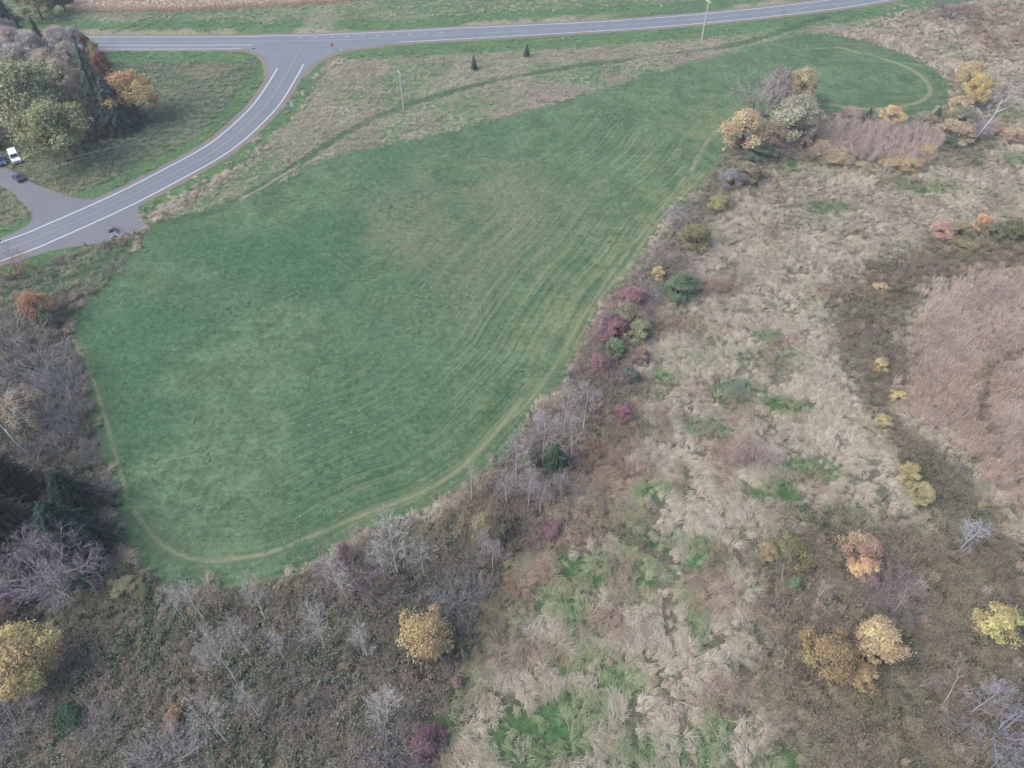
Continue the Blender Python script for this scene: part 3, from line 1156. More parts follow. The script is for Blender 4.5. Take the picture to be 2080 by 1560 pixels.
def c_marsh(X, Y, W, q):
    d = 0.82 + 0.36 * fbm(X, Y, 7, 71, 3)
    k = 1.5
    c = blend(W, q, {Z_MARSH: STRAW, Z_MGREEN: GREEN, Z_PINK: PINKS, Z_REED: STRAW, Z_DARK: [(120, 112, 90), (104, 104, 84), (130, 120, 100)], Z_BRUSH: [(130, 120, 100)]}, k)
    t = blend(W, q, {Z_MARSH: STRAW_T, Z_MGREEN: [(120, 146, 100), (150, 156, 122), (176, 170, 140)], Z_PINK: [(172, 150, 132), (150, 126, 110)], Z_REED: STRAW_T, Z_DARK: [(150, 140, 116)], Z_BRUSH: [(160, 148, 124)]}, k)
    return c * d[:, None], t * d[:, None]


MARSH_C = clump_collection("marsh_grass", [ribbons(38, 1.0, 0.06, 0.36, 0.36, 0.42, 0.05, 3, 100 + k, 0.5) for k in range(5)])
make_scatter("marsh_grass", "pale straw marsh grass lying in swirls across the wet meadow", MARSH_C, 3.2,
             {Z_MARSH: 1.0, Z_MGREEN: 0.42, Z_PINK: 0.9, Z_REED: 0.12, Z_DARK: 0.22, Z_BRUSH: 0.05}, 200, c_marsh, 1.0, 0.4, True)

BR = [(98, 106, 90), (108, 112, 98), (94, 106, 88), (92, 102, 90), (112, 108, 100), (108, 104, 104)]
BR_T = [(152, 150, 134), (142, 138, 124), (164, 160, 146), (130, 128, 116), (136, 126, 122)]
DK = [(108, 98, 82), (98, 96, 76), (114, 100, 84), (100, 104, 82), (112, 98, 92)]
DK_T = [(142, 128, 106), (130, 120, 100), (150, 136, 114), (124, 110, 98), (134, 128, 104)]


def c_brush(X, Y, W, q):
    g = smst(8, -45, X) * smst(85, 40, Y)                                   # greener towards the lower left
    gr = smst(0.5, 0.68, fbm(X, Y, 9, 81, 3))
    k = 1.85
    c = blend(W, q, {Z_BRUSH: BR, Z_DARK: DK, Z_MARSH: BR, Z_PINK: DK, Z_MGREEN: BR, Z_LITTER: BR}, k)
    t = blend(W, q, {Z_BRUSH: BR_T, Z_DARK: DK_T, Z_MARSH: BR_T, Z_PINK: DK_T, Z_MGREEN: BR_T, Z_LITTER: BR_T}, k)
    gg = np.clip(0.65 * g + 0.45 * gr, 0, 0.85)[:, None]
    c = c * (1 - gg) + pick(q, len(X), [(70, 96, 66), (62, 84, 62), (84, 104, 70)], k) * gg
    t = t * (1 - gg * 0.45) + pick(q, len(X), [(96, 112, 84), (128, 134, 104)], k) * gg * 0.45
    rd = (smst(0.62, 0.74, fbm(X, Y, 6, 83, 2)) * 0.5)[:, None]
    c = c * (1 - rd) + pick(q, len(X), [(122, 92, 74), (112, 84, 78), (128, 100, 70)], k) * rd
    ru = (0.75 * blob_field(X, Y, [(1130, 1080, 110, 60), (1230, 900, 70, 110), (1060, 1150, 90, 40), (940, 1040, 70, 50), (1180, 1000, 70, 60)]))[:, None]
    c = c * (1 - ru) + pick(q, len(X), [(138, 108, 90), (128, 96, 84), (146, 118, 92)], k) * ru
    t = t * (1 - ru * 0.7) + pick(q, len(X), [(160, 124, 96), (150, 122, 104)], k) * ru * 0.7
    d = (0.72 + 0.5 * fbm(X, Y, 5, 85, 3))[:, None]
    return c * d, t * d


WEED_C = clump_collection("weeds", [weed_clump(300 + k, 0.75 + 0.12 * k, 0.5, 10 + k) for k in range(5)])
make_scatter("weeds", "dense brown and green weeds with pale seed heads around the mown field", WEED_C, 2.2,
             {Z_BRUSH: 1.0, Z_DARK: 0.95, Z_MARSH: 0.015, Z_PINK: 0.03, Z_LITTER: 0.3}, 210, c_brush, 1.0, 0.4, False, 18, 260)

make_scatter("tall_weeds", "taller weed mounds rising out of the brush", WEED_C, 0.2,
             {Z_BRUSH: 1.0, Z_DARK: 0.8}, 212, c_brush, 1.4, 0.35, False, 18, 260)


def c_stalk(X, Y, W, q):
    n = len(X)
    m = smst(0.35, 0.65, fbm(X, Y, 12, 131, 3))[:, None]
    c = pick(q, n, [(122, 112, 98), (110, 108, 92), (128, 116, 104)], 1.7)
    t = pick(q, n, [(160, 150, 130), (148, 138, 122), (136, 132, 110)], 1.7) * (1 - m) + pick(q, n, [(138, 124, 122), (128, 114, 114), (146, 134, 130)], 1.7) * m
    return c, t


STALK_C = clump_collection("stalks", [reed_clump(450 + k, 0.95, 0.6, 24, 0.075) for k in range(4)])
make_scatter("weed_stalks", "dry grey and mauve weed stalks standing through the brush", STALK_C, 1.3, {Z_BRUSH: 0.8, Z_DARK: 0.7, Z_PINK: 0.06, Z_MARSH: 0.02}, 215, c_stalk, 1.0, 0.4, False, 18, 260)


def c_reed(X, Y, W, q):
    n = len(X)
    dd = (0.72 + 0.56 * fbm(X, Y, 6, 96, 3))[:, None]
    g = smst(0.45, 0.7, fbm(X, Y, 10, 95, 3))[:, None]
    c = pick(q, n, [(150, 134, 120), (140, 124, 112), (160, 140, 122)], 2.2)
    t = pick(q, n, [(174, 156, 144), (164, 148, 138), (186, 168, 158), (150, 124, 108)], 2.1)
    t = t * (1 - g * 0.6) + pick(q, n, [(176, 170, 166), (168, 160, 156)], 2.1) * g * 0.6
    return c * dd, t * dd


REED_C = clump_collection("reeds", [reed_clump(400 + k) for k in range(5)])
make_scatter("reeds", "stand of pinkish tan reeds at the right of the meadow", REED_C, 1.7, {Z_REED: 1.0, Z_DARK: 0.02}, 220, c_reed, 1.0, 0.3, False)


def c_prairie(X, Y, W, q):
    k = 1.8
    c = blend(W, q, {Z_PRAIRIE: [(144, 148, 124), (132, 140, 112), (152, 148, 130), (122, 138, 106)], Z_MEADOW: [(118, 138, 104), (132, 144, 112), (150, 148, 122)],
                     Z_LAWN: [(100, 118, 92), (112, 124, 98), (134, 128, 112)], Z_VERGE: [(100, 134, 94)], Z_TRAIL: [(90, 116, 86)]}, k)
    t = blend(W, q, {Z_PRAIRIE: [(172, 164, 146), (160, 154, 134), (172, 158, 148)], Z_MEADOW: [(140, 152, 118), (170, 164, 140)],
                     Z_LAWN: [(124, 136, 108), (154, 146, 128)], Z_VERGE: [(116, 142, 98)], Z_TRAIL: [(100, 124, 90)]}, k)
    d = (0.75 + 0.45 * fbm(X, Y, 8, 97, 3))[:, None]
    pk = (smst(0.48, 0.62, fbm(X, Y, 12, 98, 2)) * W[Z_PRAIRIE] * 0.25)[:, None]
    c = c * (1 - pk) + pick(q, len(X), [(150, 134, 126), (140, 122, 118)], k) * pk
    fe = sdf(X, Y, FIELD)
    lv = ((1 - smst(5, 13, fe)) * W[Z_PRAIRIE] * 0.45 * smst(-60, -10, X))[:, None]
    c = c * (1 - lv) + pick(q, len(X), [(158, 140, 142), (146, 130, 130)], k) * lv
    t = t * (1 - lv) + pick(q, len(X), [(178, 160, 162), (166, 150, 148)], k) * lv
    return c * d, t * d


TUFT_C = clump_collection("tufts", [ribbons(26, 0.5, 0.06, 0.5, 2.2, 0.2, 0.10, 2, 500 + k) for k in range(4)])
make_scatter("prairie_grass", "rough dry grass between the side road and the mown field", TUFT_C, 2.2,
             {Z_PRAIRIE: 1.0, Z_MEADOW: 0.35, Z_LAWN: 0.45, Z_VERGE: 0.10}, 230, c_prairie, 1.25, 0.4)


def c_field(X, Y, W, q):
    n = len(X)
    c = pick(q, n, [(108, 138, 104), (98, 130, 98), (118, 142, 108), (118, 138, 98)], 1.3)
    d = (0.8 + 0.4 * fbm(X, Y, 10, 99, 3))[:, None]
    return c * d * 0.95, c * d * 1.05


def rosette(seed):
    q = np.random.default_rng(seed)
    p = np.stack([q.normal(0, 0.3, 40), q.normal(0, 0.3, 40), 0.03 + 0.12 * q.random(40)], 1)
    return cards(p, 0.17, seed, 0.75, q.random(40), 1.4)


CLOV_C = clump_collection("clover", [rosette(600 + k) for k in range(4)])


def clover_points():
    X, Y = candidates(1.0, 241)
    q = np.random.default_rng(242)
    W, dfl = zones(X, Y)
    patch = smst(0.46, 0.66, fbm(X, Y, 9, 101, 3)) * 0.35 + 0.04
    keep = q.random(len(X)) < W[Z_FIELD] * patch
    X, Y, W = X[keep], Y[keep], W[:, keep]
    n = len(X)
    rot = np.stack([np.zeros(n), np.zeros(n), q.random(n) * 6.28], 1)
    s = 0.45 + 0.7 * q.random(n)
    c, t = c_field(X, Y, W, q)
    scatter("field_clover", "low pale green clover tufts in the mown field", CLOV_C, np.stack([X, Y, terr(X, Y) + 0.02], 1), rot, np.stack([s, s, s], 1), c, t)


clover_points()


def corn_points():
    q = np.random.default_rng(251)
    a = rad(2)
    u = np.arange(-160, 90, 0.55)
    v = np.arange(255, 312, 0.95)
    U, Vv = np.meshgrid(u, v)
    X = (U + (q.random(U.shape) - 0.5) * 0.4).ravel()
    Y = (Vv + (q.random(U.shape) - 0.5) * 0.15).ravel()
    keep = sdf(X, Y, P_CORN) < 0.2
    X, Y = X[keep], Y[keep]
    n = len(X)
    rot = np.stack([q.normal(0, 0.06, n), q.normal(0, 0.06, n), q.random(n) * 6.28], 1)
    s = 0.9 + 0.3 * q.random(n)
    c = pick(q, n, [(176, 154, 132), (164, 140, 118), (186, 166, 146)], 2.2)
    t = pick(q, n, [(200, 184, 164), (186, 168, 148)], 2.2)
    scatter("dry_corn", "ripe tan corn standing beyond the highway", CORN_C, np.stack([X, Y, terr(X, Y)], 1), rot, np.stack([s, s, s], 1), c, t)


CORN_C = clump_collection("corn", [reed_clump(700 + k, 2.1, 0.18, 4, 0.24) for k in range(4)])
corn_points()

# purple-grey willow thicket behind the yellow shrubs at the right
def thicket_points():
    q = np.random.default_rng(261)
    P = GP([(1650, 275), (1700, 258), (1790, 262), (1860, 268), (1900, 280), (1915, 310), (1880, 332), (1800, 345), (1720, 335), (1665, 318)])
    X, Y = candidates(0.7, 262, 140, 240)
    k = sdf(X, Y, P) + (fbm(X, Y, 5, 141, 2) - 0.5) * 9 + (q.random(len(X)) - 0.3) * 2 < 0
    X, Y = X[k], Y[k]
    n = len(X)
    rot = np.stack([q.normal(0, 0.1, n), q.normal(0, 0.1, n), q.random(n) * 6.28], 1)
    s = 0.8 + 0.4 * q.random(n)
    c = pick(q, n, [(134, 120, 116), (142, 128, 120), (132, 114, 106)], 2.5)
    t = pick(q, n, [(152, 138, 134), (162, 146, 138)], 2.7)
    scatter("willow_thicket", "leafless purple grey willow thicket below the far end of the field", THICK_C, np.stack([X, Y, terr(X, Y)], 1), rot, np.stack([s, s, s], 1), c, t)


THICK_C = clump_collection("thicket", [stem_clump(800 + k, 3.2, 0.8, 16) for k in range(4)])
thicket_points()

# ------------------------------------------------------------------ trees and shrubs: a few grown shapes, shared by the individuals
def segs_to_mesh(name, segs, sides=3):
    V, Q, T = [], [], []
    for (p, e, r0, r1, flat) in segs:
        p = np.asarray(p)
        e = np.asarray(e)
        d = e - p
        L = np.linalg.norm(d)
        if L < 1e-6:
            continue
        d = d / L
        h = np.array([0, 0, 1.0]) if abs(d[2]) < 0.9 else np.array([1.0, 0, 0])
        a = np.cross(d, h)
        a /= np.linalg.norm(a)
        b = np.cross(d, a)
        i = len(V)
        if flat:
            th = (i * 0.7) % math.pi
            s = a * math.cos(th) + b * math.sin(th)
            V += [p - s * r0, p + s * r0, e + s * r1, e - s * r1]
            Q.append((i, i + 1, i + 2, i + 3))
        else:
            for k in range(sides):
                t = 2 * math.pi * k / sides
                o = a * math.cos(t) + b * math.sin(t)
                V += [p + o * r0, e + o * r1]
            for k in range(sides):
                k2 = (k + 1) % sides
                Q.append((i + 2 * k, i + 2 * k2, i + 2 * k2 + 1, i + 2 * k + 1))
    return mesh_np(name, np.array(V), Q)


def grow_bare(seed, style):
    """leafless tree of unit height; returns (trunk and limbs, twigs)"""
    q = random.Random(seed)
    big, fine = [], []

    tw = {'aspen': (0.0016, 0.0010), 'spread': (0.0013, 0.0009), 'shrub': (0.0020, 0.0013), 'dead': (0.003, 0.002)}[style]

    def rv(s):
        return np.array([q.gauss(0, s), q.gauss(0, s), q.gauss(0, s)])

    def grow(p, d, L, r, lvl, bend_up):
        n = 3
        pts = [p]
        for k in range(n):
            d = d + rv(0.16) + np.array([0, 0, bend_up])
            d = d / np.linalg.norm(d)
            e = pts[-1] + d * L / n
            ra, rb = r * (1 - 0.28 * k / 1.0 * 0.8), r * (1 - 0.28 * (k + 1) * 0.8)
            (big if lvl <= 1 else fine).append((pts[-1], e, max(ra, tw[0]), max(rb, tw[1]), lvl > 1))
            pts.append(e)
        if lvl >= 4:
            return
        m = {1: 8, 2: 6, 3: 5}.get(lvl, 4) + (2 if style == 'spread' else 0)
        for k in range(m):
            t = 0.3 + 0.7 * (k + q.random()) / m
            i = min(int(t * n), n - 1)
            s = pts[i] + (pts[i + 1] - pts[i]) * (t * n - i)
            side = rv(1.0)
            side -= d * (side @ d)
            side /= np.linalg.norm(side) + 1e-9
            nd = d * 0.75 + side * 0.75
            grow(s, nd / np.linalg.norm(nd), L * (0.52 + 0.2 * q.random()) * (1.1 - 0.4 * t), r * 0.5, lvl + 1, bend_up)
    if style == 'aspen':
        x = np.zeros(3)
        d = np.array([q.gauss(0, 0.03), q.gauss(0, 0.03), 1.0])
        pts = [x]
        for k in range(8):
            d = d + np.array([q.gauss(0, 0.03), q.gauss(0, 0.03), 0.05])
            d /= np.linalg.norm(d)
            e = pts[-1] + d * 0.125
            big.append((pts[-1], e, 0.011 * (1 - k / 9), 0.011 * (1 - (k + 1) / 9), False))
            pts.append(e)
        for k in range(20):
            t = 0.32 + 0.66 * (k + q.random()) / 20
            i = min(int(t * 8), 7)
            s = pts[i] + (pts[i + 1] - pts[i]) * (t * 8 - i)
            a = q.random() * 6.28
            nd = np.array([math.cos(a) * 0.7, math.sin(a) * 0.7, 0.75])
            grow(s, nd / np.linalg.norm(nd), 0.26 * (1.15 - 0.8 * (t - 0.32)), 0.0042 * (1.2 - t * 0.7), 2, 0.10)
    elif style == 'spread':
        top = np.array([0.02, 0.01, 0.22])
        big.append((np.zeros(3), top, 0.026, 0.020, False))
        for k in range(9):
            a = 6.28 * (k + 0.4 * q.random()) / 9
            up = 0.35 + 0.9 * (k % 3) / 2
            nd = np.array([math.cos(a), math.sin(a), up])
            grow(top - np.array([0, 0, 0.02 * q.random()]), nd / np.linalg.norm(nd), 0.60, 0.011, 1, 0.05)
    elif style == 'shrub':
        for k in range(20):
            a = q.random() * 6.28
            r = 0.22 * q.random()
            sp = 0.25 + 0.6 * q.random()
            nd = np.array([math.cos(a) * sp, math.sin(a) * sp, 0.9])
            b0 = np.array([r * math.cos(a), r * math.sin(a), 0.12])
            big.append((np.zeros(3), b0, 0.014, 0.009, False))
            grow(b0, nd / np.linalg.norm(nd), 0.66 + 0.2 * q.random(), 0.008, 2, 0.04)
    elif style == 'dead':
        grow(np.zeros(3), np.array([0.05, 0, 1.0]), 0.95, 0.013, 1, 0.03)
        fine = [f for f in fine if q.random() < 0.35]
    return segs_to_mesh(style + "_limbs", big, 5), segs_to_mesh(style + "_twigs", fine, 3)


BARE = {s: [grow_bare(seed, s) for seed in seeds] for s, seeds in
        {'aspen': (1, 2, 3, 4), 'spread': (11, 12), 'shrub': (21, 22, 23), 'dead': (31, 32, 33)}.items()}
for lst in BARE.values():
    for a, b in lst:
        a.materials.append(M_BARK)
        b.materials.append(M_BARK)


def grow_crown(seed, style):
    """leafy crown of unit width and height: lobes of leaf clusters with gaps between them"""
    q = np.random.default_rng(seed)
    lobes = []
    if style == 'tree':
        z0, zc, K, leaf, per = 0.18, 0.58, 46, 0.026, 250
    elif style == 'tall':
        z0, zc, K, leaf, per = 0.12, 0.56, 46, 0.027, 240
    elif style == 'bush':
        z0, zc, K, leaf, per = 0.0, 0.40, 36, 0.037, 170
    elif style == 'loose':
        z0, zc, K, leaf, per = 0.12, 0.55, 46, 0.027, 150
    hz = 1 - zc
    while len(lobes) < K:
        d = q.normal(0, 1, 3)
        if len(lobes) % 4 == 0:
            d = np.array([q.normal(0, 0.35), q.normal(0, 0.35), 1.0])
        d /= np.linalg.norm(d)
        if d[2] < -0.75:
            continue
        r = 0.085 + 0.085 * q.random()
        rho = 0.45 + 0.6 * q.random() ** 0.55
        k = 1.0 if style != 'tall' else 0.9
        zz = (hz - r * 0.75) if d[2] > 0 else (zc - z0 - r * 0.5)
        c = np.array([d[0] * (0.5 - r * 0.8) * rho * k, d[1] * (0.5 - r * 0.8) * rho * k, zc + d[2] * zz * rho])
        if style == 'tall':
            f = 1.0 - 0.35 * max(0.0, (c[2] - zc) / hz)
            c[:2] *= f
        am = 0.72 + 0.42 * (0.5 + 0.5 * math.sin(2.3 * math.atan2(d[1], d[0]) + seed * 1.7) * math.cos(1.9 * d[2] + seed)) + 0.1 * q.normal()
        c[:2] *= am
        c[2] = z0 + (c[2] - z0) * (0.88 + 0.14 * q.random())
        lobes.append((c, r, d))
    V, Q, tone, lob = [], [], [], []
    o = 0
    for (c, r, d) in lobes:
        n = int(per * (0.7 + 0.6 * q.random()))
        dirs = q.normal(0, 1, (n, 3))
        dirs /= np.linalg.norm(dirs, axis=1)[:, None]
        out = dirs @ d
        dirs = np.where((out < -0.35)[:, None], -dirs, dirs)
        rad_ = r * (0.55 + 0.5 * q.random(n) ** 0.6)
        # bumpy lobe
        rad_ *= 1 + 0.25 * np.sin(dirs[:, 0] * 7 + c[0] * 20) * np.sin(dirs[:, 1] * 8 + 3) + 0.24 * q.normal(0, 1, n)
        P = c + dirs * rad_[:, None] * np.array([1, 1, 0.85])
        P[:, 2] = np.maximum(P[:, 2], 0.01)
        nr = dirs * 0.8 + q.normal(0, 0.55, (n, 3)) + np.array([0, 0, 0.35])
        nr /= np.linalg.norm(nr, axis=1)[:, None]
        t = np.cross(nr, q.normal(0, 1, (n, 3)))
        t /= np.linalg.norm(t, axis=1)[:, None]
        u = np.cross(nr, t)
        s = (leaf * (0.55 + 0.8 * q.random(n)) / 2)[:, None]
        V.append(np.stack([P - t * s * 1.25, P - u * s * 0.8, P + t * s * 1.25, P + u * s * 0.8], 1).reshape(-1, 3))
        Q.append(np.arange(4 * n).reshape(-1, 4) + o)
        o += 4 * n
        tone.append(np.repeat(np.clip(0.5 + 0.28 * q.normal(0, 1, n), 0, 1), 4))
        lob.append(np.full(4 * n, q.random()))
    me = mesh_np(style + "_crown", np.vstack(V), np.vstack(Q))
    fattr(me, "tone", np.concatenate(tone))
    fattr(me, "lobe", np.concatenate(lob))
    me.materials.append(M_LEAF)
    # trunk and limbs that carry the lobes
    segs = []
    if style == 'bush':
        for (c, r, d) in lobes[::2]:
            segs.append((np.zeros(3), c * np.array([1, 1, 0.95]), 0.014, 0.005, False))
    else:
        top = np.array([0.01, -0.01, zc * 0.85])
        segs.append((np.zeros(3), top, 0.030, 0.018, False))
        segs.append((top, np.array([0.0, 0.0, 0.93]), 0.018, 0.004, False))
        for (c, r, d) in lobes[::2]:
            b = np.array([0, 0, min(top[2], max(0.16, c[2] - 0.22))])
            m = (b + c) / 2 + np.array([0, 0, -0.02])
            segs.append((b, m, 0.012, 0.008, False))
            segs.append((m, c + d * r * 0.4, 0.008, 0.003, False))
    tr = segs_to_mesh(style + "_trunk", segs, 5)
    tr.materials.append(M_BARK)
    return tr, me


LEAFY = {'tree': [grow_crown(s, 'tree') for s in (1, 2, 3)], 'tall': [grow_crown(s, 'tall') for s in (4, 5)],
         'bush': [grow_crown(s, 'bush') for s in (6, 7, 8)], 'loose': [grow_crown(s, 'loose') for s in (9, 10, 11)]}


def grow_conifer(seed):
    q = np.random.default_rng(seed)
    segs = [(np.zeros(3), np.array([0, 0, 0.99]), 0.016, 0.002, False)]
    V, Q, tone, lob = [], [], [], []
    o = 0
    for w in range(30):
        z = 0.05 + 0.93 * (w / 30) ** 0.92
        R = 0.5 * (1 - z) ** 0.85 * (0.9 + 0.2 * q.random()) + 0.012
        nb = 12 if w < 20 else 8
        for k in range(nb):
            a = 6.283 * (k + q.random() * 0.7) / nb
            r = R * (0.72 + 0.4 * q.random())
            da = np.array([math.cos(a), math.sin(a), 0])
            lobev = q.random()
            m = max(3, int(4 + 26 * r))
            t = (np.arange(m) + 0.5) / m
            P = da[None] * (t * r)[:, None] + np.array([0, 0, z])
            P[:, 2] -= 0.10 * r * t * 1.4 - 0.05 * r * t ** 2
            P = P + q.normal(0, 0.012, P.shape)
            side = np.array([-math.sin(a), math.cos(a), 0])
            nr = np.array([0, 0, 1.0]) + da * 0.55 + q.normal(0, 0.3, (m, 3))
            nr /= np.linalg.norm(nr, axis=1)[:, None]
            u = np.cross(nr, side)
            u /= np.linalg.norm(u, axis=1)[:, None]
            wd = (0.030 + 0.05 * (1 - t) * min(1, r * 3)) * (0.7 + 0.6 * q.random(m))
            ln = (0.5 * r / m + 0.022) * np.ones(m)
            S = side[None] * wd[:, None] * 0.6
            Uu = u * ln[:, None]
            V.append(np.stack([P - S, P - Uu, P + S, P + Uu], 1).reshape(-1, 3))
            Q.append(np.arange(4 * m).reshape(-1, 4) + o)
            o += 4 * m
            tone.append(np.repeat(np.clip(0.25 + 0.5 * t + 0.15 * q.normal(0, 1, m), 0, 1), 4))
            lob.append(np.full(4 * m, lobev))
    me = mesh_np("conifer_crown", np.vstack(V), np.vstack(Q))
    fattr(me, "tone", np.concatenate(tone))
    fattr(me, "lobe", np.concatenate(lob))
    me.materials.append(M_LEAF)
    tr = segs_to_mesh("conifer_trunk", segs, 6)
    tr.materials.append(M_BARK)
    return tr, me


CONIF = [grow_conifer(41), grow_conifer(42)]
_cnt = [0]


def put_tree(name, x, y, w, h, parts, leafcol, barkcol, label, cat, group=None, tilt=None, rz=None):
    """one tree: an empty at the foot with trunk and crown under it"""
    _cnt[0] += 1
    r = empty(name, x, y, -0.04, rnd.random() * 6.28 if rz is None else rz, (w, w, h))
    if tilt:
        r.rotation_euler = (tilt[0], tilt[1], r.rotation_euler[2])
    tag(r, label, cat, group)
    t = link("trunk", parts[0], None, r)
    t.color = (*barkcol, 1)
    c = link("crown", parts[1], None, r)
    c.color = (*leafcol, 1)
    return r


BARK_B = alb(104, 92, 80)
BARK_G = alb(158, 154, 152)
BARK_W = alb(206, 200, 194)


def crown_at(cx, cy, wpx, h, zc):
    """foot and width of a tree whose crown is seen centred at (cx, cy)"""
    p = G(cx, cy, h * zc)
    return p[0], p[1], wpx * mpp(p, h * zc)


def leafy(kind, cx, cy, wpx, h, rgb, label, name="tree", cat="tree", group=None, k=2.1, bark=BARK_B):
    zc = 0.42 if kind == 'bush' else 0.56
    x, y, w = crown_at(cx, cy, wpx * 1.06, h, zc)
    v = LEAFY[kind][_cnt[0] % len(LEAFY[kind])]
    return put_tree(name, x, y, w, h, v, alb(*rgb, k * 0.9), bark, label, cat, group)


def bare(style, cx, cy, wpx, h, rgb, label, name="bare_tree", cat="tree", group=None, k=1.8, tilt=None, zc=None, trunk=None):
    zz = {'aspen': 0.62, 'spread': 0.5, 'shrub': 0.45, 'dead': 0.5}[style] if zc is None else zc
    x, y, w = crown_at(cx, cy, wpx, h, zz)
    nat = {'aspen': 0.42, 'spread': 1.25, 'shrub': 1.05, 'dead': 0.6}[style]
    v = BARE[style][_cnt[0] % len(BARE[style])]
    c = alb(*rgb, k)
    return put_tree(name, x, y, w / nat, h, v, c, alb(*trunk, k) if trunk else tuple(min(0.8, a * 1.1) for a in c), label, cat, group, tilt)


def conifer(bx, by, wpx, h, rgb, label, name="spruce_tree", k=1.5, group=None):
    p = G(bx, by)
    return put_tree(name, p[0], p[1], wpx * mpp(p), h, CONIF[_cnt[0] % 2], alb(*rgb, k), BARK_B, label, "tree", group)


# --- house side of the side road, top left
leafy('tree', 104, 262, 150, 16, (142, 150, 88), "big yellow green tree overhanging the parked vehicles by the driveway", "broadleaf_tree")
leafy('tall', 42, 190, 190, 21, (150, 156, 100), "tall pale green tree just behind the big one over the driveway", "broadleaf_tree")
leafy('loose', 118, 205, 70, 13, (150, 136, 84), "yellowing tree wedged between the pale green tree and the tall spruce", "broadleaf_tree")
conifer(217, 237, 82, 20.5, (66, 88, 76), "tallest dark spruce, its tip reaching the highway's turn lane", k=2.3)
conifer(248, 262, 96, 15.5, (54, 72, 72), "broad blue green spruce in front of the orange tree and the tallest spruce", k=2.3)
leafy('tree', 262, 188, 112, 13.5, (186, 142, 48), "golden orange autumn tree right of the two dark spruces", "maple_tree")
leafy('bush', 209, 138, 44, 9.5, (142, 70, 56), "brick red tree squeezed between spruce and golden orange tree", "maple_tree")
leafy('bush', 178, 97, 28, 7, (100, 56, 50), "dark maroon tree beside the tip of the tallest spruce", "maple_tree")
leafy('bush', 196, 115, 40, 8, (150, 142, 84), "small olive yellow tree between the maroon tree and the brick red tree", "broadleaf_tree")
conifer(92, 103, 34, 11, (50, 74, 62), "small dark spruce alone amid the tan leafless trees", k=2.3)
TANS = [(18, 78, 60, 9, (166, 144, 132), "pinkish tan tree at the frame's left edge below the dark conifer"),
        (62, 92, 62, 10, (158, 148, 142), "grey tan tree left of the small dark spruce"),
        (118, 78, 62, 9, (164, 148, 138), "pinkish grey tree right of the small dark spruce"),
        (142, 112, 54, 10, (160, 146, 130), "tan tree left of the tallest spruce's tip"),
        (30, 122, 70, 11, (160, 148, 140), "pale tan tree just above the tall pale green tree's crown"),
        (88, 128, 62, 10, (168, 152, 124), "straw coloured tree under the small dark spruce"),
        (124, 152, 64, 11, (168, 150, 118), "yellowish tan tree against the tallest spruce's left side"),
        (140, 188, 46, 9, (128, 118, 112), "dull grey brown tree at the tallest spruce's left foot"),
        (8, 56, 44, 7, (134, 126, 126), "low grey tree directly below the dark conifer at top left"),
        (150, 78, 44, 8, (146, 136, 138), "lavender grey tree where the highway disappears at left")]
for (cx, cy, w, h, c, lb) in TANS:
    leafy('loose', cx, cy, w, h, c, lb, "faded_tree", k=2.4)
leafy('tree', 70, 2, 72, 11, (118, 112, 70), "olive brown tree at the top edge left of the corn", "broadleaf_tree")
leafy('tree', 118, -12, 60, 10, (84, 88, 72), "dark olive tree at the top edge nearest the corn's corner", "broadleaf_tree")
conifer(10, 44, 60, 13, (50, 74, 68), "dark conifer in the top left corner", k=2.3)
conifer(34, 56, 22, 5, (48, 82, 64), "little dark conifer just right of the top left corner conifer", k=2.3)

# --- small spruces in the rough grass
conifer(963, 141, 19, 4.6, (52, 84, 68), "small spruce in the rough grass nearer the utility pole", k=2.3)
conifer(1070, 115, 18, 4.2, (50, 78, 68), "small spruce in the rough grass nearer the highway", k=2.3)

# --- left edge, from the turnout down
bare('shrub', 20, 545, 80, 5, (134, 110, 102), "brown leafless shrub at the left edge in front of the side road", "bare_shrub", "shrub")
leafy('loose', 70, 618, 72, 8, (168, 110, 50), "orange and olive tree near the left edge of the field", "broadleaf_tree")
leafy('bush', 92, 652, 46, 4, (92, 104, 66), "green bush at the foot of the orange and olive tree", "bush", "shrub")
GREYS = [(25, 672, 110, 6, (132, 134, 124), "pale grey green shrub at the left edge below the orange tree"),
         (15, 725, 90, 7, (128, 118, 118), "dusky mauve shrub at the left edge, middle height of the picture"),
         (75, 745, 110, 7.5, (138, 136, 138), "ash grey leafless shrub left of the field's upper left bend"),
         (128, 775, 80, 6, (132, 132, 136), "blue grey leafless shrub touching the field's left edge"),
         (105, 828, 90, 7, (126, 124, 132), "slate grey leafless shrub right of the tan leafed tree"),
         (150, 850, 70, 5.5, (122, 126, 124), "grey green shrub on the field's left edge beside the slate grey one"),
         (110, 900, 80, 6, (112, 110, 116), "dark grey leafless shrub above the dead fallen trunk"),
         (175, 930, 56, 5, (122, 120, 118), "grey shrub hugging the field's left edge, middle of the row"),
         (196, 1000, 56, 5, (126, 122, 122), "mauve grey shrub hugging the field's left edge, lower in the row"),
         (208, 1062, 48, 4.5, (112, 114, 106), "olive grey shrub at the field's lower left, last of the row")]
for (cx, cy, w, h, c, lb) in GREYS:
    bare('shrub', cx, cy, w, h, c, lb, "bare_shrub", "shrub")
leafy('loose', 45, 830, 90, 9, (172, 148, 116), "tan leafed tree among grey shrubs at the left edge", "broadleaf_tree", k=2.1)
bare('dead', 22, 880, 70, 10, (162, 172, 180), "silvery dead tree at the left edge above the dark conifers", "dead_tree", trunk=(186, 194, 200))
bare('dead', 60, 925, 60, 5, (150, 146, 142), "grey dead trunk lying slanted beside the dark conifers", "dead_tree", tilt=(0.2, 1.15))
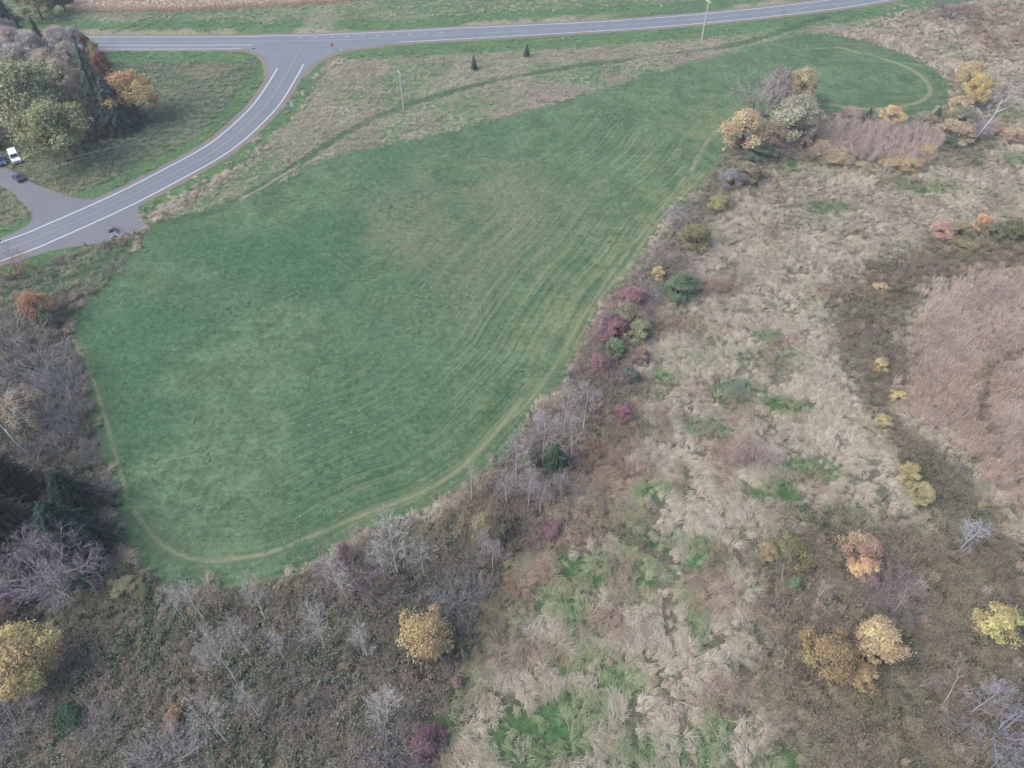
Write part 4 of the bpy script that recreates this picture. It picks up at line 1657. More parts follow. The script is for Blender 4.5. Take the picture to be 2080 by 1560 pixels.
conifer(40, 1120, 210, 17, (58, 72, 46), "broad olive dark conifer at the left edge", k=1.5)
conifer(165, 1120, 170, 14, (36, 72, 56), "blue green conifer right of the broad olive one", k=1.5)
conifer(168, 1040, 130, 11, (36, 66, 54), "shadowy conifer behind the small yellow sapling", k=1.5)
conifer(20, 1010, 150, 15, (36, 56, 46), "dark conifer highest on the left edge, below the silvery dead tree", k=1.5)
leafy('bush', 137, 1016, 34, 4.5, (186, 164, 66), "small yellow sapling among the dark conifers", "sapling")
bare('spread', 84, 1140, 205, 11, (160, 148, 156), "wide spreading leafless mauve tree seen from above at lower left", "bare_tree", k=1.45, zc=0.62)
leafy('bush', 160, 1165, 90, 4, (62, 96, 62), "green bush at the right side of the wide leafless tree", "bush", "shrub")
leafy('bush', 10, 1195, 90, 4, (66, 96, 56), "green bush at the left edge under the wide leafless tree", "bush", "shrub")
leafy('bush', 20, 1238, 80, 3, (104, 72, 58), "russet bush below the wide leafless tree at the left edge", "bush", "shrub")
leafy('bush', 255, 1195, 70, 2.5, (150, 142, 90), "straw yellow bush off the field's lower left corner", "bush", "shrub")
leafy('bush', 290, 1205, 46, 2.0, (110, 122, 70), "olive green bush just below the field's lower left corner", "bush", "shrub")
leafy('tree', 30, 1342, 150, 9.5, (206, 176, 74), "large yellow tree at the lower left edge", "aspen_tree", k=1.65, bark=BARK_G)
bare('shrub', 18, 1475, 110, 5, (126, 120, 132), "violet grey leafless shrub in the lower left corner below the yellow tree", "bare_shrub", "shrub")
leafy('bush', 140, 1462, 70, 2.4, (50, 92, 62), "dark green bush at the lower left, right of the violet grey shrub", "bush", "shrub")
leafy('bush', 356, 1460, 54, 2.4, (150, 112, 72), "rust brown bush near the bottom left", "bush", "shrub")
bare('shrub', 195, 1480, 70, 3.5, (136, 132, 134), "grey leafless shrub between dark green bush and rust brown bush", "bare_shrub", "shrub")
bare('shrub', 330, 1545, 110, 4, (140, 138, 142), "grey leafless shrub at the bottom edge below the rust brown bush", "bare_shrub", "shrub")

# --- leafless aspens scattered in the weeds at the bottom
ASP = [(385, 1215, 55, 10.8, "slim grey aspen at the field's lower edge, leftmost of the bottom aspens"),
       (350, 1225, 45, 8.1, "short grey sapling just left of the slim aspen at the field's lower edge"),
       (515, 1215, 50, 10.8, "grey aspen under the middle of the field's lower edge"),
       (440, 1330, 70, 14.9, "tall grey aspen midway between field and the rust brown bush"),
       (482, 1290, 52, 10.8, "grey aspen close right of the tall one below the field"),
       (505, 1425, 50, 10.8, "grey aspen low in the weeds right of the rust brown bush"),
       (428, 1470, 70, 12.2, "leaning grey aspen near the bottom, right of the rust brown bush"),
       (640, 1275, 65, 12.2, "grey aspen between the field and the small yellow tree"),
       (560, 1310, 42, 8.1, "faint grey sapling left of the aspen near the small yellow tree"),
       (735, 1300, 50, 9.5, "grey sapling touching the small yellow tree's left side"),
       (690, 1170, 67, 12.2, "grey aspen in front of the purple shrub by the field"),
       (795, 1105, 75, 14.9, "pale aspen right of the purple shrub, rising over the field edge"),
       (770, 1130, 57, 10.8, "pale aspen between the purple shrub and its taller neighbour"),
       (855, 1130, 42, 9.5, "thin grey aspen right of the pale pair by the field"),
       (775, 1432, 75, 10.8, "bushy pale grey aspen alone near the bottom centre"),
       (955, 975, 30, 9.5, "thin sapling standing at the field's right hand bend")]
for (cx, cy, w, h, lb) in ASP:
    bare('aspen', cx, cy, w, h, (146, 142, 138), lb, "aspen_tree", "tree", k=2.3, trunk=(170, 166, 162))
bare('shrub', 720, 1150, 130, 6, (122, 104, 116), "purple leafless shrub overlapping the field's lower edge", "bare_shrub", "shrub")
leafy('bush', 700, 1128, 34, 5.5, (146, 100, 98), "dull red leaves on a bush at the purple shrub's top left", "bush", "shrub")
bare('shrub', 928, 1215, 92, 5, (130, 122, 132), "mauve leafless shrub right above the small yellow tree", "bare_shrub", "shrub")
leafy('tree', 864, 1285, 116, 7.5, (204, 170, 82), "bright yellow tree alone in the weeds at bottom centre", "aspen_tree", k=1.65, bark=BARK_G)
leafy('loose', 985, 1072, 66, 7, (168, 158, 104), "pale yellow green tree left of the leafless grove", "aspen_tree", k=1.65, bark=BARK_G)
GROVE = [(1000, 1125, 47, 6.8, "pale aspen in front of the pale yellow green tree"),
         (975, 1100, 38, 6.8, "slender aspen at the left side of the pale yellow green tree"),
         (1050, 935, 66, 11.0, "tall aspen at the left end of the leafless grove"),
         (1075, 985, 53, 9.3, "aspen left of the grove's dark spruce, near the grove's middle"),
         (1105, 890, 79, 11.9, "bushiest aspen of the grove, directly above its dark spruce"),
         (1098, 1010, 41, 7.6, "short aspen in the grove's front row"),
         (1165, 880, 57, 11.9, "straight pale aspen right of the grove's dark spruce"),
         (1150, 820, 53, 11.0, "tall aspen at the grove's upper end touching the field edge"),
         (1190, 825, 66, 11.0, "mauve aspen at the grove's upper right"),
         (1030, 990, 43, 7.6, "thin aspen at the grove's lower left"),
         (1140, 980, 38, 6.8, "small aspen at the grove's lower right")]
for (cx, cy, w, h, lb) in GROVE:
    bare('aspen', cx, cy, w, h, (150, 142, 144), lb, "aspen_tree", "tree", k=1.7, trunk=(178, 172, 170))
conifer(1128, 950, 62, 6.5, (52, 92, 60), "green spruce inside the leafless grove", k=1.7)
leafy('bush', 1075, 935, 40, 5, (116, 130, 92), "faded green bush left of the grove's spruce", "bush", "shrub")
leafy('bush', 1265, 838, 44, 2.2, (160, 82, 110), "magenta bush right of the leafless grove", "bush", "shrub")
leafy('bush', 1120, 1078, 52, 2.0, (136, 90, 98), "wine red bush below the leafless grove", "bush", "shrub")
leafy('bush', 865, 1505, 80, 3, (122, 74, 84), "dark wine red bush at the bottom edge", "bush", "shrub")
bare('shrub', 800, 1520, 120, 4, (116, 106, 118), "purple grey shrub at the bottom edge left of the wine red bush", "bare_shrub", "shrub")
leafy('bush', 930, 1388, 34, 1.8, (150, 110, 100), "small dusty rose bush below the bright yellow tree", "bush", "shrub")

# --- hedgerow along the field's right edge
H_ = [('bush', 1283, 612, 76, 4.5, (150, 96, 104), "pinkish red bush below the green dome bush in the hedgerow"),
      ('bush', 1248, 672, 60, 4.5, (148, 84, 98), "crimson bush at the hedgerow's bulge into the field"),
      ('loose', 1225, 650, 50, 5, (150, 122, 128), "mauve bush on the field side of the crimson bush"),
      ('bush', 1278, 640, 80, 4, (142, 138, 98), "olive topped bush between pinkish red and crimson bushes"),
      ('bush', 1300, 674, 64, 3.8, (146, 146, 96), "yellow olive bush right of the crimson bush"),
      ('bush', 1250, 708, 46, 3.8, (112, 142, 92), "fresh green bush below the crimson bush"),
      ('loose', 1218, 735, 56, 3.5, (150, 96, 96), "russet red bush at the field edge left of the fresh green bush"),
      ('bush', 1304, 722, 40, 2.4, (148, 106, 104), "dusty pink bush right of the fresh green bush"),
      ('bush', 1278, 764, 46, 3.4, (108, 116, 104), "grey green round bush at the hedgerow's lower end"),
      ('bush', 1381, 583, 84, 4.6, (96, 124, 84), "green dome shaped bush on the straw side of the hedgerow"),
      ('bush', 1338, 556, 34, 3.0, (190, 160, 84), "small golden bush touching the green dome bush"),
      ('bush', 1413, 482, 68, 5.0, (138, 136, 74), "round olive yellow bush above the green dome bush"),
      ('bush', 1461, 414, 50, 3.4, (160, 152, 84), "yellow green bush next above the round olive bush"),
      ('bush', 1518, 352, 74, 4.6, (142, 128, 84), "ochre bush below the blue green bush of the big clump"),
      ('loose', 1490, 362, 60, 4.4, (142, 138, 142), "ash grey bush left of the ochre bush")]
for (kd, cx, cy, w, h, c, lb) in H_:
    leafy(kd, cx, cy, w, h, c, lb, "bush", "shrub")
bare('shrub', 1378, 440, 56, 3.4, (140, 134, 142), "grey leafless shrub at the field edge above the round olive bush", "bare_shrub", "shrub")
bare('shrub', 1335, 520, 60, 3, (142, 128, 128), "brown grey leafless shrub at the field edge left of the round olive bush", "bare_shrub", "shrub")
bare('shrub', 1405, 545, 60, 2.6, (126, 114, 112), "dark leafless shrub between the round olive bush and the green dome", "bare_shrub", "shrub")
bare('shrub', 1310, 590, 70, 3, (136, 126, 126), "grey leafless shrub between golden bush and pinkish red bush", "bare_shrub", "shrub")

for (cx, cy, w, h, c, lb) in [(1258, 636, 70, 4.2, (142, 112, 116), "maroon leafless shrub filling the gap above the crimson bush"),
                              (1222, 692, 56, 3.8, (144, 120, 124), "mauve leafless shrub on the field edge left of the fresh green bush"),
                              (1196, 752, 60, 3.6, (136, 116, 114), "russet grey leafless shrub between hedgerow and leafless grove"),
                              (1245, 762, 60, 3.0, (134, 118, 116), "brown mauve leafless shrub left of the grey green round bush"),
                              (1300, 640, 60, 3.4, (140, 124, 126), "dusty leafless shrub on the straw side of the olive topped bush")]:
    bare('shrub', cx, cy, w, h, c, lb, "bare_shrub", "shrub")

# --- the big clump at the field's waist
leafy('tall', 1512, 262, 106, 11, (190, 160, 104), "peach yellow tree at the left of the big clump by the field", "willow_tree")
leafy('tall', 1622, 238, 118, 13, (162, 158, 128), "large grey green willow in the middle of the big clump", "willow_tree")
leafy('tree', 1630, 174, 70, 12, (184, 166, 112), "yellow topped tree behind the large grey green willow", "willow_tree")
bare('shrub', 1556, 205, 90, 10, (148, 136, 138), "grey leafless tree behind the peach yellow tree", "bare_tree", "tree")
leafy('loose', 1585, 172, 70, 11, (152, 140, 134), "dusty grey brown tree left of the yellow topped tree", "faded_tree")
leafy('loose', 1570, 268, 63, 8, (166, 140, 112), "tan tree between the peach yellow tree and the willow", "faded_tree")
leafy('bush', 1545, 308, 68, 4.5, (100, 122, 100), "blue green bush in front of the peach yellow tree", "bush", "shrub")
leafy('bush', 1634, 292, 37, 3.4, (196, 158, 112), "small peach bush in front of the large willow", "bush", "shrub")
bare('shrub', 1600, 300, 60, 4, (130, 116, 120), "dark leafless stems under the large willow", "bare_shrub", "shrub")

# --- yellow shrubs round the purple thicket, right of the clump
Y_ = [(1672, 298, 46, 3.6, (176, 148, 108), "tan yellow willow shrub at the thicket's left corner"),
      (1704, 316, 74, 3.0, (172, 146, 104), "tan yellow willow shrub on the thicket's left front"),
      (1752, 338, 40, 1.8, (176, 152, 100), "lowest yellow willow shrub in front of the thicket"),
      (1806, 332, 48, 2.4, (178, 150, 96), "yellow willow shrub front and centre of the thicket"),
      (1846, 330, 70, 2.8, (182, 152, 88), "golden willow shrub at the thicket's right front"),
      (1888, 308, 44, 3.4, (184, 152, 84), "golden willow shrub at the thicket's right end")]
for (cx, cy, w, h, c, lb) in Y_:
    leafy('loose', cx, cy, w, h, c, lb, "willow_shrub", "shrub")
leafy('bush', 1815, 234, 54, 4.4, (200, 164, 92), "round golden bush on the far loop's lower edge", "bush", "shrub")
conifer(1762, 243, 20, 3.8, (56, 84, 70), "small dark spruce left of the round golden bush", k=1.7)
leafy('bush', 1730, 234, 59, 3, (160, 138, 126), "pinkish grey bush left of the small dark spruce by the far loop", "bush", "shrub")
conifer(1902, 236, 18, 3.2, (66, 108, 70), "small green spruce at the far loop's right tip", k=1.7)
leafy('tall', 1972, 152, 68, 10, (190, 160, 92), "tall straw orange tree right of the far loop", "aspen_tree")
leafy('tall', 1988, 178, 59, 9, (196, 168, 64), "bright yellow tree just below the tall straw orange tree", "aspen_tree")
leafy('bush', 1955, 218, 59, 5.5, (184, 156, 104), "ochre bush under the bright yellow tree", "bush", "shrub")
leafy('bush', 1955, 238, 63, 5, (142, 140, 104), "olive bush between two ochre bushes at right", "bush", "shrub")
leafy('bush', 1945, 268, 84, 4.2, (176, 150, 110), "peach tan bush left of the white dead tree", "bush", "shrub")
leafy('bush', 1930, 288, 40, 2.4, (80, 116, 86), "little green bush below the peach tan bush", "bush", "shrub")
bare('dead', 2000, 243, 60, 12, (196, 188, 200), "white dead tree leaning at the right edge of the hedgerow", "dead_tree", tilt=(0.12, 0.22), trunk=(214, 206, 214), k=1.4)
bare('shrub', 1988, 262, 50, 5, (140, 138, 150), "blue grey leafless shrub round the white dead tree", "bare_shrub", "shrub")
leafy('loose', 2022, 258, 40, 4, (190, 158, 110), "pale orange shrub right of the white dead tree", "bush", "shrub")
leafy('loose', 2062, 272, 51, 4, (186, 150, 106), "tan orange shrub at the right edge near the white dead tree", "bush", "shrub")
bare('shrub', 1936, 18, 66, 6, (118, 108, 116), "dark round leafless shrub at the top right by the highway", "bare_shrub", "shrub", k=1.5)

# --- bushes along the old track at right
for (cx, cy, w, h, c, lb) in [(1918, 470, 56, 3.4, (184, 128, 104), "salmon red bush at the left of the right edge row"),
                              (1954, 470, 50, 3.6, (146, 138, 86), "olive bush between the salmon and orange bushes"),
                              (1996, 456, 40, 4.6, (206, 146, 72), "bright orange bush in the right edge row"),
                              (2018, 470, 44, 4.0, (124, 130, 94), "grey green bush right of the bright orange bush"),
                              (2066, 468, 70, 4.0, (112, 112, 70), "dark olive bush cut by the right edge"),
                              (1960, 496, 70, 2.2, (138, 126, 80), "low ochre bush below the salmon and olive bushes"),
                              (1788, 742, 34, 2.4, (194, 162, 84), "yellow bush beside the dark track at right"),
                              (1826, 808, 40, 2.4, (190, 160, 86), "yellow bush at the reeds' left edge"),
                              (1796, 858, 44, 2.6, (176, 156, 92), "yellow tan bush below the other yellow bush by the reeds"),
                              (1790, 585, 34, 2.0, (188, 158, 92), "pale yellow bush at the upper end of the dark track"),
                              (1850, 962, 56, 3.2, (166, 150, 80), "olive yellow bush at the upper end of the pair left of the reeds"),
                              (1876, 1004, 56, 3.0, (170, 156, 88), "olive yellow bush at the lower end of the pair left of the reeds"),
                              (1610, 1118, 90, 3.6, (128, 124, 72), "olive bush at the upper left of the lower right brush"),
                              (1562, 1120, 50, 2.6, (158, 140, 80), "ochre bush left of the olive bush in the lower right brush"),
                              (1752, 1115, 90, 3.8, (168, 128, 92), "faded orange bush behind the bright orange one at lower right"),
                              (1756, 1158, 64, 3.6, (206, 152, 72), "orange bush in the lower right brush"),
                              (1722, 1106, 30, 2.4, (108, 126, 72), "little green bush left of the faded orange bush"),
                              (1612, 1186, 34, 2.0, (112, 140, 88), "small fresh green bush below the olive bush at lower right"),
                              (2028, 1268, 92, 5.5, (186, 172, 78), "round yellow green tree near the right edge at lower right")]:
    leafy('bush', cx, cy, w, h, c, lb, "bush", "shrub")
leafy('tree', 1692, 1330, 122, 6.5, (172, 140, 66), "large olive gold tree at lower right", "aspen_tree", k=1.65, bark=BARK_G)
leafy('tree', 1788, 1300, 104, 7.5, (214, 182, 108), "pale yellow birch overlapping the large olive gold tree", "birch_tree", k=1.8, bark=BARK_W)
leafy('bush', 1750, 1375, 70, 4, (178, 140, 70), "golden brown bush under the birch and the olive gold tree", "bush", "shrub")
bare('shrub', 1810, 1215, 110, 4, (120, 104, 118), "purple leafless shrub above the pale yellow birch", "bare_shrub", "shrub")
bare('shrub', 1535, 940, 80, 3, (134, 116, 120), "mauve leafless shrub alone in the middle of the straw grass", "bare_shrub", "shrub")
bare('aspen', 1975, 1090, 60, 7, (162, 160, 168), "pale leafless aspen at the lower end of the reeds", "aspen_tree", k=1.7)
bare('shrub', 1490, 790, 40, 2.4, (104, 116, 118), "small dark grey shrub in the straw grass left of the track", "bare_shrub", "shrub")
bare('shrub', 2040, 1480, 130, 6, (150, 150, 162), "blue grey leafless shrub in the lower right corner", "bare_shrub", "shrub", k=1.4)
bare('aspen', 2010, 1420, 60, 9, (156, 156, 164), "slim blue grey aspen left of the corner shrub at lower right", "aspen_tree", k=1.4)
DEAD = [(1672, 1128, 44, 5, 1.2, 2.9, "white dead branch lying right of the olive bush at lower right"),
        (1588, 1178, 56, 6, 1.0, 1.6, "white dead branches beside the small fresh green bush"),
        (1655, 1212, 44, 5, 0.9, 1.3, "white dead sapling between green bush and the large olive gold tree"),
        (1826, 1228, 44, 5, 0.8, 0.8, "white dead sapling above the pale yellow birch"),
        (1752, 1240, 30, 4, 0.9, 1.0, "white dead twig left above the pale yellow birch"),
        (1690, 1262, 50, 5, 1.25, 3.0, "grey dead branch lying above the large olive gold tree"),
        (1835, 1352, 44, 4, 0.9, 0.6, "white dead sapling at the birch's lower right"),
        (1775, 1412, 40, 4, 1.2, 0.7, "white dead branch lying below the large olive gold tree"),
        (1868, 1392, 44, 4, 1.1, 0.6, "white dead branch lying below and right of the birch"),
        (1930, 1400, 60, 6, 0.8, 0.9, "pale dead sapling midway between birch and corner shrub")]
for (cx, cy, w, h, tl, az, lb) in DEAD:
    p = G(cx, cy, 0.6)
    d = (math.cos(az), math.sin(az))
    mesh = BARE['dead'][_cnt[0] % 3]
    r = put_tree("dead_branch", p[0] - d[0] * h * 0.4, p[1] - d[1] * h * 0.4, h * 0.8, h, mesh, alb(168, 160, 152, 1.3), alb(184, 176, 168, 1.3), lb, "branch", "white dead branches in the brush", None, 0)
    r.rotation_euler = Euler((0, tl, 0)).to_matrix().to_4x4().to_euler()
    r.rotation_euler = (Matrix.Rotation(az, 4, 'Z') @ Matrix.Rotation(tl, 4, 'Y')).to_euler()
    r.location.z = 0.05

# ------------------------------------------------------------------ vehicles
M_GLASS = plain("car_glass", (0.02, 0.025, 0.035), 0.12, 0.05, 2.0, 0.6)
M_TYRE = plain("tyre_rubber", (0.02, 0.02, 0.02), 0.9, 0.1, 8.0)
M_RIM = plain("wheel_rim", (0.45, 0.46, 0.48), 0.35, 0.05, 8.0, 0.5, 0.6)
M_LAMP = plain("lamp_lens", (0.75, 0.77, 0.78), 0.15, 0.03, 5.0, 0.6)
M_TAIL = plain("tail_lens", (0.35, 0.02, 0.02), 0.2, 0.05, 5.0, 0.5)
M_TRIM = plain("black_trim", (0.015, 0.015, 0.017), 0.6, 0.1, 5.0)


def paint(name, rgb):
    m = plain(name, rgb, 0.3, 0.06, 1.5, 0.5)
    b = m.node_tree.nodes["Principled BSDF"]
    b.inputs["Coat Weight"].default_value = 0.4
    return m


def frustum(bm, x0, x1, y, z0, a, b, ty, z1):
    """cabin: base x0..x1, half width y at z0; top inset a (front side x1), b (rear), half width ty at z1"""
    lo = [(x0, -y, z0), (x1, -y, z0), (x1, y, z0), (x0, y, z0)]
    hi = [(x0 + b, -ty, z1), (x1 - a, -ty, z1), (x1 - a, ty, z1), (x0 + b, ty, z1)]
    L = [bm.verts.new(p) for p in lo]
    Hh = [bm.verts.new(p) for p in hi]
    bm.faces.new(L[::-1])
    bm.faces.new(Hh)
    for i in range(4):
        j = (i + 1) % 4
        bm.faces.new((L[i], L[j], Hh[j], Hh[i]))
    return lo, hi


def vehicle(name, px, py, qx, qy, body_rgb, label, cat, L=4.6, W=1.82, kind='sedan'):
    """front of the vehicle towards photo point (qx, qy)"""
    p, q_ = G(px, py), G(qx, qy)
    rz = math.atan2(q_[1] - p[1], q_[0] - p[0])
    r = empty(name, p[0], p[1], 0.0, rz)
    tag(r, label, cat)
    M = paint(name + "_paint", body_rgb)
    h = L / 2
    if kind == 'sedan':
        prof = [(-h, 0.42), (-h + 0.05, 0.88), (-h + 0.5, 0.98), (h - 1.5, 0.94), (h - 0.35, 0.80), (h, 0.62), (h, 0.36), (h - 0.3, 0.24), (-h + 0.3, 0.24)]
        cab = (-h + 0.75, h - 1.25, W / 2 - 0.08, 0.93, 0.80, 0.75, W / 2 - 0.30, 1.45)
    elif kind == 'pickup':
        prof = [(-h, 0.5), (-h, 1.12), (h - 1.7, 1.12), (h - 0.25, 1.05), (h, 0.85), (h, 0.45), (h - 0.3, 0.36), (-h + 0.3, 0.36)]
        cab = (-0.55, h - 1.45, W / 2 - 0.06, 1.10, 0.62, 0.15, W / 2 - 0.22, 1.84)
    else:
        prof = [(-h, 0.5), (-h, 1.25), (h - 1.6, 1.25), (h - 0.3, 1.12), (h, 0.9), (h, 0.45), (h - 0.3, 0.34), (-h + 0.3, 0.34)]
        cab = (-h + 0.06, h - 1.25, W / 2 - 0.04, 1.22, 0.55, 0.12, W / 2 - 0.14, 2.15)
    mb = MB().prism(prof, -W / 2, W / 2)
    bmesh.ops.bevel(mb.bm, geom=list(mb.bm.edges), offset=0.06, segments=2, affect='EDGES', profile=0.5)
    if kind == 'pickup':
        pass
    link("body", mb.mesh("vehicle_body", False), M, r)
    mb = MB()
    lo, hi = frustum(mb.bm, *cab)
    bmesh.ops.bevel(mb.bm, geom=list(mb.bm.edges), offset=0.05, segments=2, affect='EDGES', profile=0.5)
    roof = link("cabin", mb.mesh("vehicle_cabin"), M, r)
    names = ["side_window", "windscreen", "side_window", "rear_window"]
    for i in range(4):
        j = (i + 1) % 4
        a, b, c, d = [Vector(v) for v in (lo[i], lo[j], hi[j], hi[i])]
        n = (b - a).cross(d - a).normalized()
        cen = (a + b + c + d) / 4
        pts = [cen + (v - cen) * 0.84 + n * 0.012 for v in (a, b, c, d)]
        g = MB()
        bk = [v - n * 0.02 for v in pts]
        V = [g.bm.verts.new(v) for v in pts] + [g.bm.verts.new(v) for v in bk]
        g.bm.faces.new(V[:4])
        for k in range(4):
            g.bm.faces.new((V[k], V[4 + k], V[4 + (k + 1) % 4], V[(k + 1) % 4]))
        link(names[i], g.mesh("window"), M_GLASS, roof)
    wr = 0.34 if kind == 'sedan' else 0.39
    for sx in (-h + 0.85, h - 0.88):
        for sy in (-1, 1):
            y = sy * (W / 2 - 0.1)
            t = MB().tube((sx, y - 0.12, wr), (sx, y + 0.12, wr), wr, None, 18)
            w = link("wheel", t.mesh("tyre"), M_TYRE, r)
            link("rim", MB().tube((sx, y + sy * 0.08, wr), (sx, y + sy * 0.135, wr), wr * 0.62, wr * 0.55, 12).mesh("rim"), M_RIM, w)
    zl = 0.66 if kind == 'sedan' else 0.86
    for sy in (-1, 1):
        link("headlight", MB().box((h - 0.02, sy * (W / 2 - 0.28), zl), (0.10, 0.36, 0.17), None, 0.02).mesh("lamp"), M_LAMP, r)
        link("tail_light", MB().box((-h + 0.01, sy * (W / 2 - 0.2), zl + 0.12), (0.08, 0.26, 0.2), None, 0.02).mesh("lamp"), M_TAIL, r)
    link("grille", MB().box((h - 0.005, 0, zl - 0.1), (0.06, W - 1.0, 0.24), None, 0.02).mesh("grille"), M_TRIM, r)
    link("front_bumper", MB().box((h + 0.02, 0, 0.42), (0.14, W - 0.08, 0.2), None, 0.04).mesh("bumper"), M_TRIM if kind != 'van' else M_RIM, r)
    link("rear_bumper", MB().box((-h - 0.02, 0, 0.46), (0.14, W - 0.08, 0.2), None, 0.04).mesh("bumper"), M_TRIM, r)
    if kind == 'pickup':
        bed = MB().box((-h + 1.05, 0, 1.128), (1.9, W - 0.34, 0.012))
        link("bed", bed.mesh("bed"), M_TRIM, r)
        for sy in (-1, 1):
            link("bed_rail", MB().box((-h + 1.05, sy * (W / 2 - 0.1), 1.17), (2.0, 0.1, 0.10), None, 0.02).mesh("bed_rail"), M, r)
    for sy in (-1, 1):
        link("side_mirror", MB().box((cab[1] - 0.55, sy * (W / 2 + 0.08), cab[3] + 0.12), (0.12, 0.2, 0.14), None, 0.03).mesh("mirror"), M, r)
    return r


vehicle("pickup_truck", 4, 330, 10, 344, alb(62, 88, 128), "blue pickup truck cut by the left edge beside the white van", "truck", 5.6, 1.98, 'pickup')
vehicle("parked_van", 33, 324, 41, 342, (0.62, 0.64, 0.66), "white boxy van parked under the big yellow green tree", "van", 5.6, 2.2, 'van')
vehicle("parked_car", 38, 364, 22, 352, (0.018, 0.022, 0.034), "black car parked at the head of the driveway", "car", 4.5, 1.8, 'sedan')
vehicle("parked_car", 229, 475, 238, 489, alb(134, 143, 154), "silver grey car parked in the turnout beside the field", "car", 4.4, 1.8, 'sedan')

# little outbuilding whose roof corner shows at the left edge
def shed():
    p = G(-16, 303)
    r = empty("shed", p[0], p[1], 0, 0.25)
    tag(r, "grey roofed shed at the left edge behind the blue pickup truck", "shed")
    MW = plain("shed_siding", alb(150, 150, 146), 0.8, 0.1, 2.0)
    MR = plain("shed_roofing", alb(128, 140, 158), 0.6, 0.1, 2.0)
    link("wall", MB().prism([(-2.2, 0), (2.2, 0), (2.2, 2.3), (0, 3.2), (-2.2, 2.3)], -1.6, 1.6).mesh("shed_wall"), MW, r)
    for s in (-1, 1):
        link("roof", MB().box((s * 1.2, 0, 2.83), (2.75, 3.7, 0.08), Euler((0, s * 0.388, 0))).mesh("shed_roof"), MR, r)
    link("door", MB().box((0, -1.62, 1.0), (0.95, 0.06, 2.0)).mesh("shed_door"), M_TRIM, r)


shed()

# ------------------------------------------------------------------ utility poles and wires
M_POLE = plain("weathered_pole", alb(222, 216, 210), 0.9, 0.15, 3.0)
M_INS = plain("porcelain", alb(224, 224, 220), 0.4, 0.03, 3.0)
M_WIRE = plain("wire", alb(170, 178, 180), 0.5, 0.05, 1.0)
pA = G(820, 222)
pB = G(1425, 82)
HA, HB = 11.4, 13.0
wdir = (pB - pA) / np.linalg.norm(pB - pA)
wl = G(-160, 392, 9.5) - pA
wldir = wl / np.linalg.norm(wl)
arm_a = math.atan2(*(wdir - wldir)[::-1]) + math.pi / 2
OFF = (-1.15, 0.05, 1.15)


def pole(p, hgt, ang, label):
    r = empty("utility_pole", p[0], p[1], 0, ang)
    tag(r, label, "utility pole", None)
    link("pole", MB().tube((0, 0, -0.1), (0, 0, hgt), 0.25, 0.19, 10).mesh("pole"), M_POLE, r)
    link("crossarm", MB().box((0, 0.17, hgt - 0.75), (2.9, 0.2, 0.22)).mesh("crossarm"), M_POLE, r)
    for s in (-1, 1):
        link("brace", MB().tube((s * 0.95, 0.19, hgt - 0.85), (0, 0.19, hgt - 1.6), 0.035, None, 6).mesh("brace"), M_POLE, r)
    for k, o in enumerate(OFF):
        z = hgt - 0.66 if k != 1 else hgt
        yv = 0.17 if k != 1 else 0.0
        link("insulator", MB().tube((o, yv, z), (o, yv, z + 0.22), 0.07, 0.05, 8).mesh("insulator"), M_INS, r)
    return r


pole(pA, HA, arm_a, "pale wooden utility pole with crossarm in the rough grass")
pole(pB, HB, math.atan2(wdir[1], wdir[0]) + math.pi / 2, "tall utility pole rising past the highway to the top edge")
for k, (o, lb) in enumerate(zip(OFF, ("overhead wire on the left end of the crossarm", "overhead wire on the pole tops, between the other two", "overhead wire on the right end of the crossarm"))):
    ca, sa = math.cos(arm_a), math.sin(arm_a)
    za = HA - 0.44 if k != 1 else HA + 0.22
    zb = HB - 0.44 if k != 1 else HB + 0.22
    A = np.array([pA[0] + ca * o, pA[1] + sa * o, za])
    ab = math.atan2(wdir[1], wdir[0]) + math.pi / 2
    B = np.array([pB[0] + math.cos(ab) * o, pB[1] + math.sin(ab) * o, zb])
    Cc = np.array([*(pA + wldir * 175), 11.0]) + np.array([-wldir[1] * o, wldir[0] * o, 0.0]) * -1
    D = B + np.array([wdir[0], wdir[1], 0]) * 90
    segs = []
    for (s, e, sag) in ((Cc, A, 2.2), (A, B, 1.6), (B, D, 1.2)):
        pr = s
        for t in np.linspace(0, 1, 15)[1:]:
            c = s + (e - s) * t - np.array([0, 0, 4 * sag * t * (1 - t)])
            segs.append((pr, c, 0.022, 0.022, False))
            pr = c
    tag(link("power_line", segs_to_mesh("power_line", segs, 4), M_WIRE), lb, "wire", "overhead wires")

# ------------------------------------------------------------------ signs and posts
M_STEEL = plain("galvanised_post", alb(168, 172, 172), 0.5, 0.08, 4.0, 0.4)
M_RED = plain("sign_red", alb(206, 60, 66), 0.5, 0.04, 2.0)
M_SW = plain("sign_white", alb(236, 238, 236), 0.5, 0.03, 2.0)
M_MINT = plain("sign_pale_green", alb(196, 226, 216), 0.5, 0.04, 2.0)
M_TEAL = plain("sign_green", alb(96, 184, 160), 0.5, 0.04, 2.0)
M_BACK = plain("sign_back", alb(172, 182, 166), 0.5, 0.06, 2.0)
M_ORNG = plain("sign_orange", alb(226, 196, 180), 0.5, 0.05, 2.0)
M_YEL = plain("marker_yellow", alb(214, 198, 120), 0.6, 0.06, 3.0)


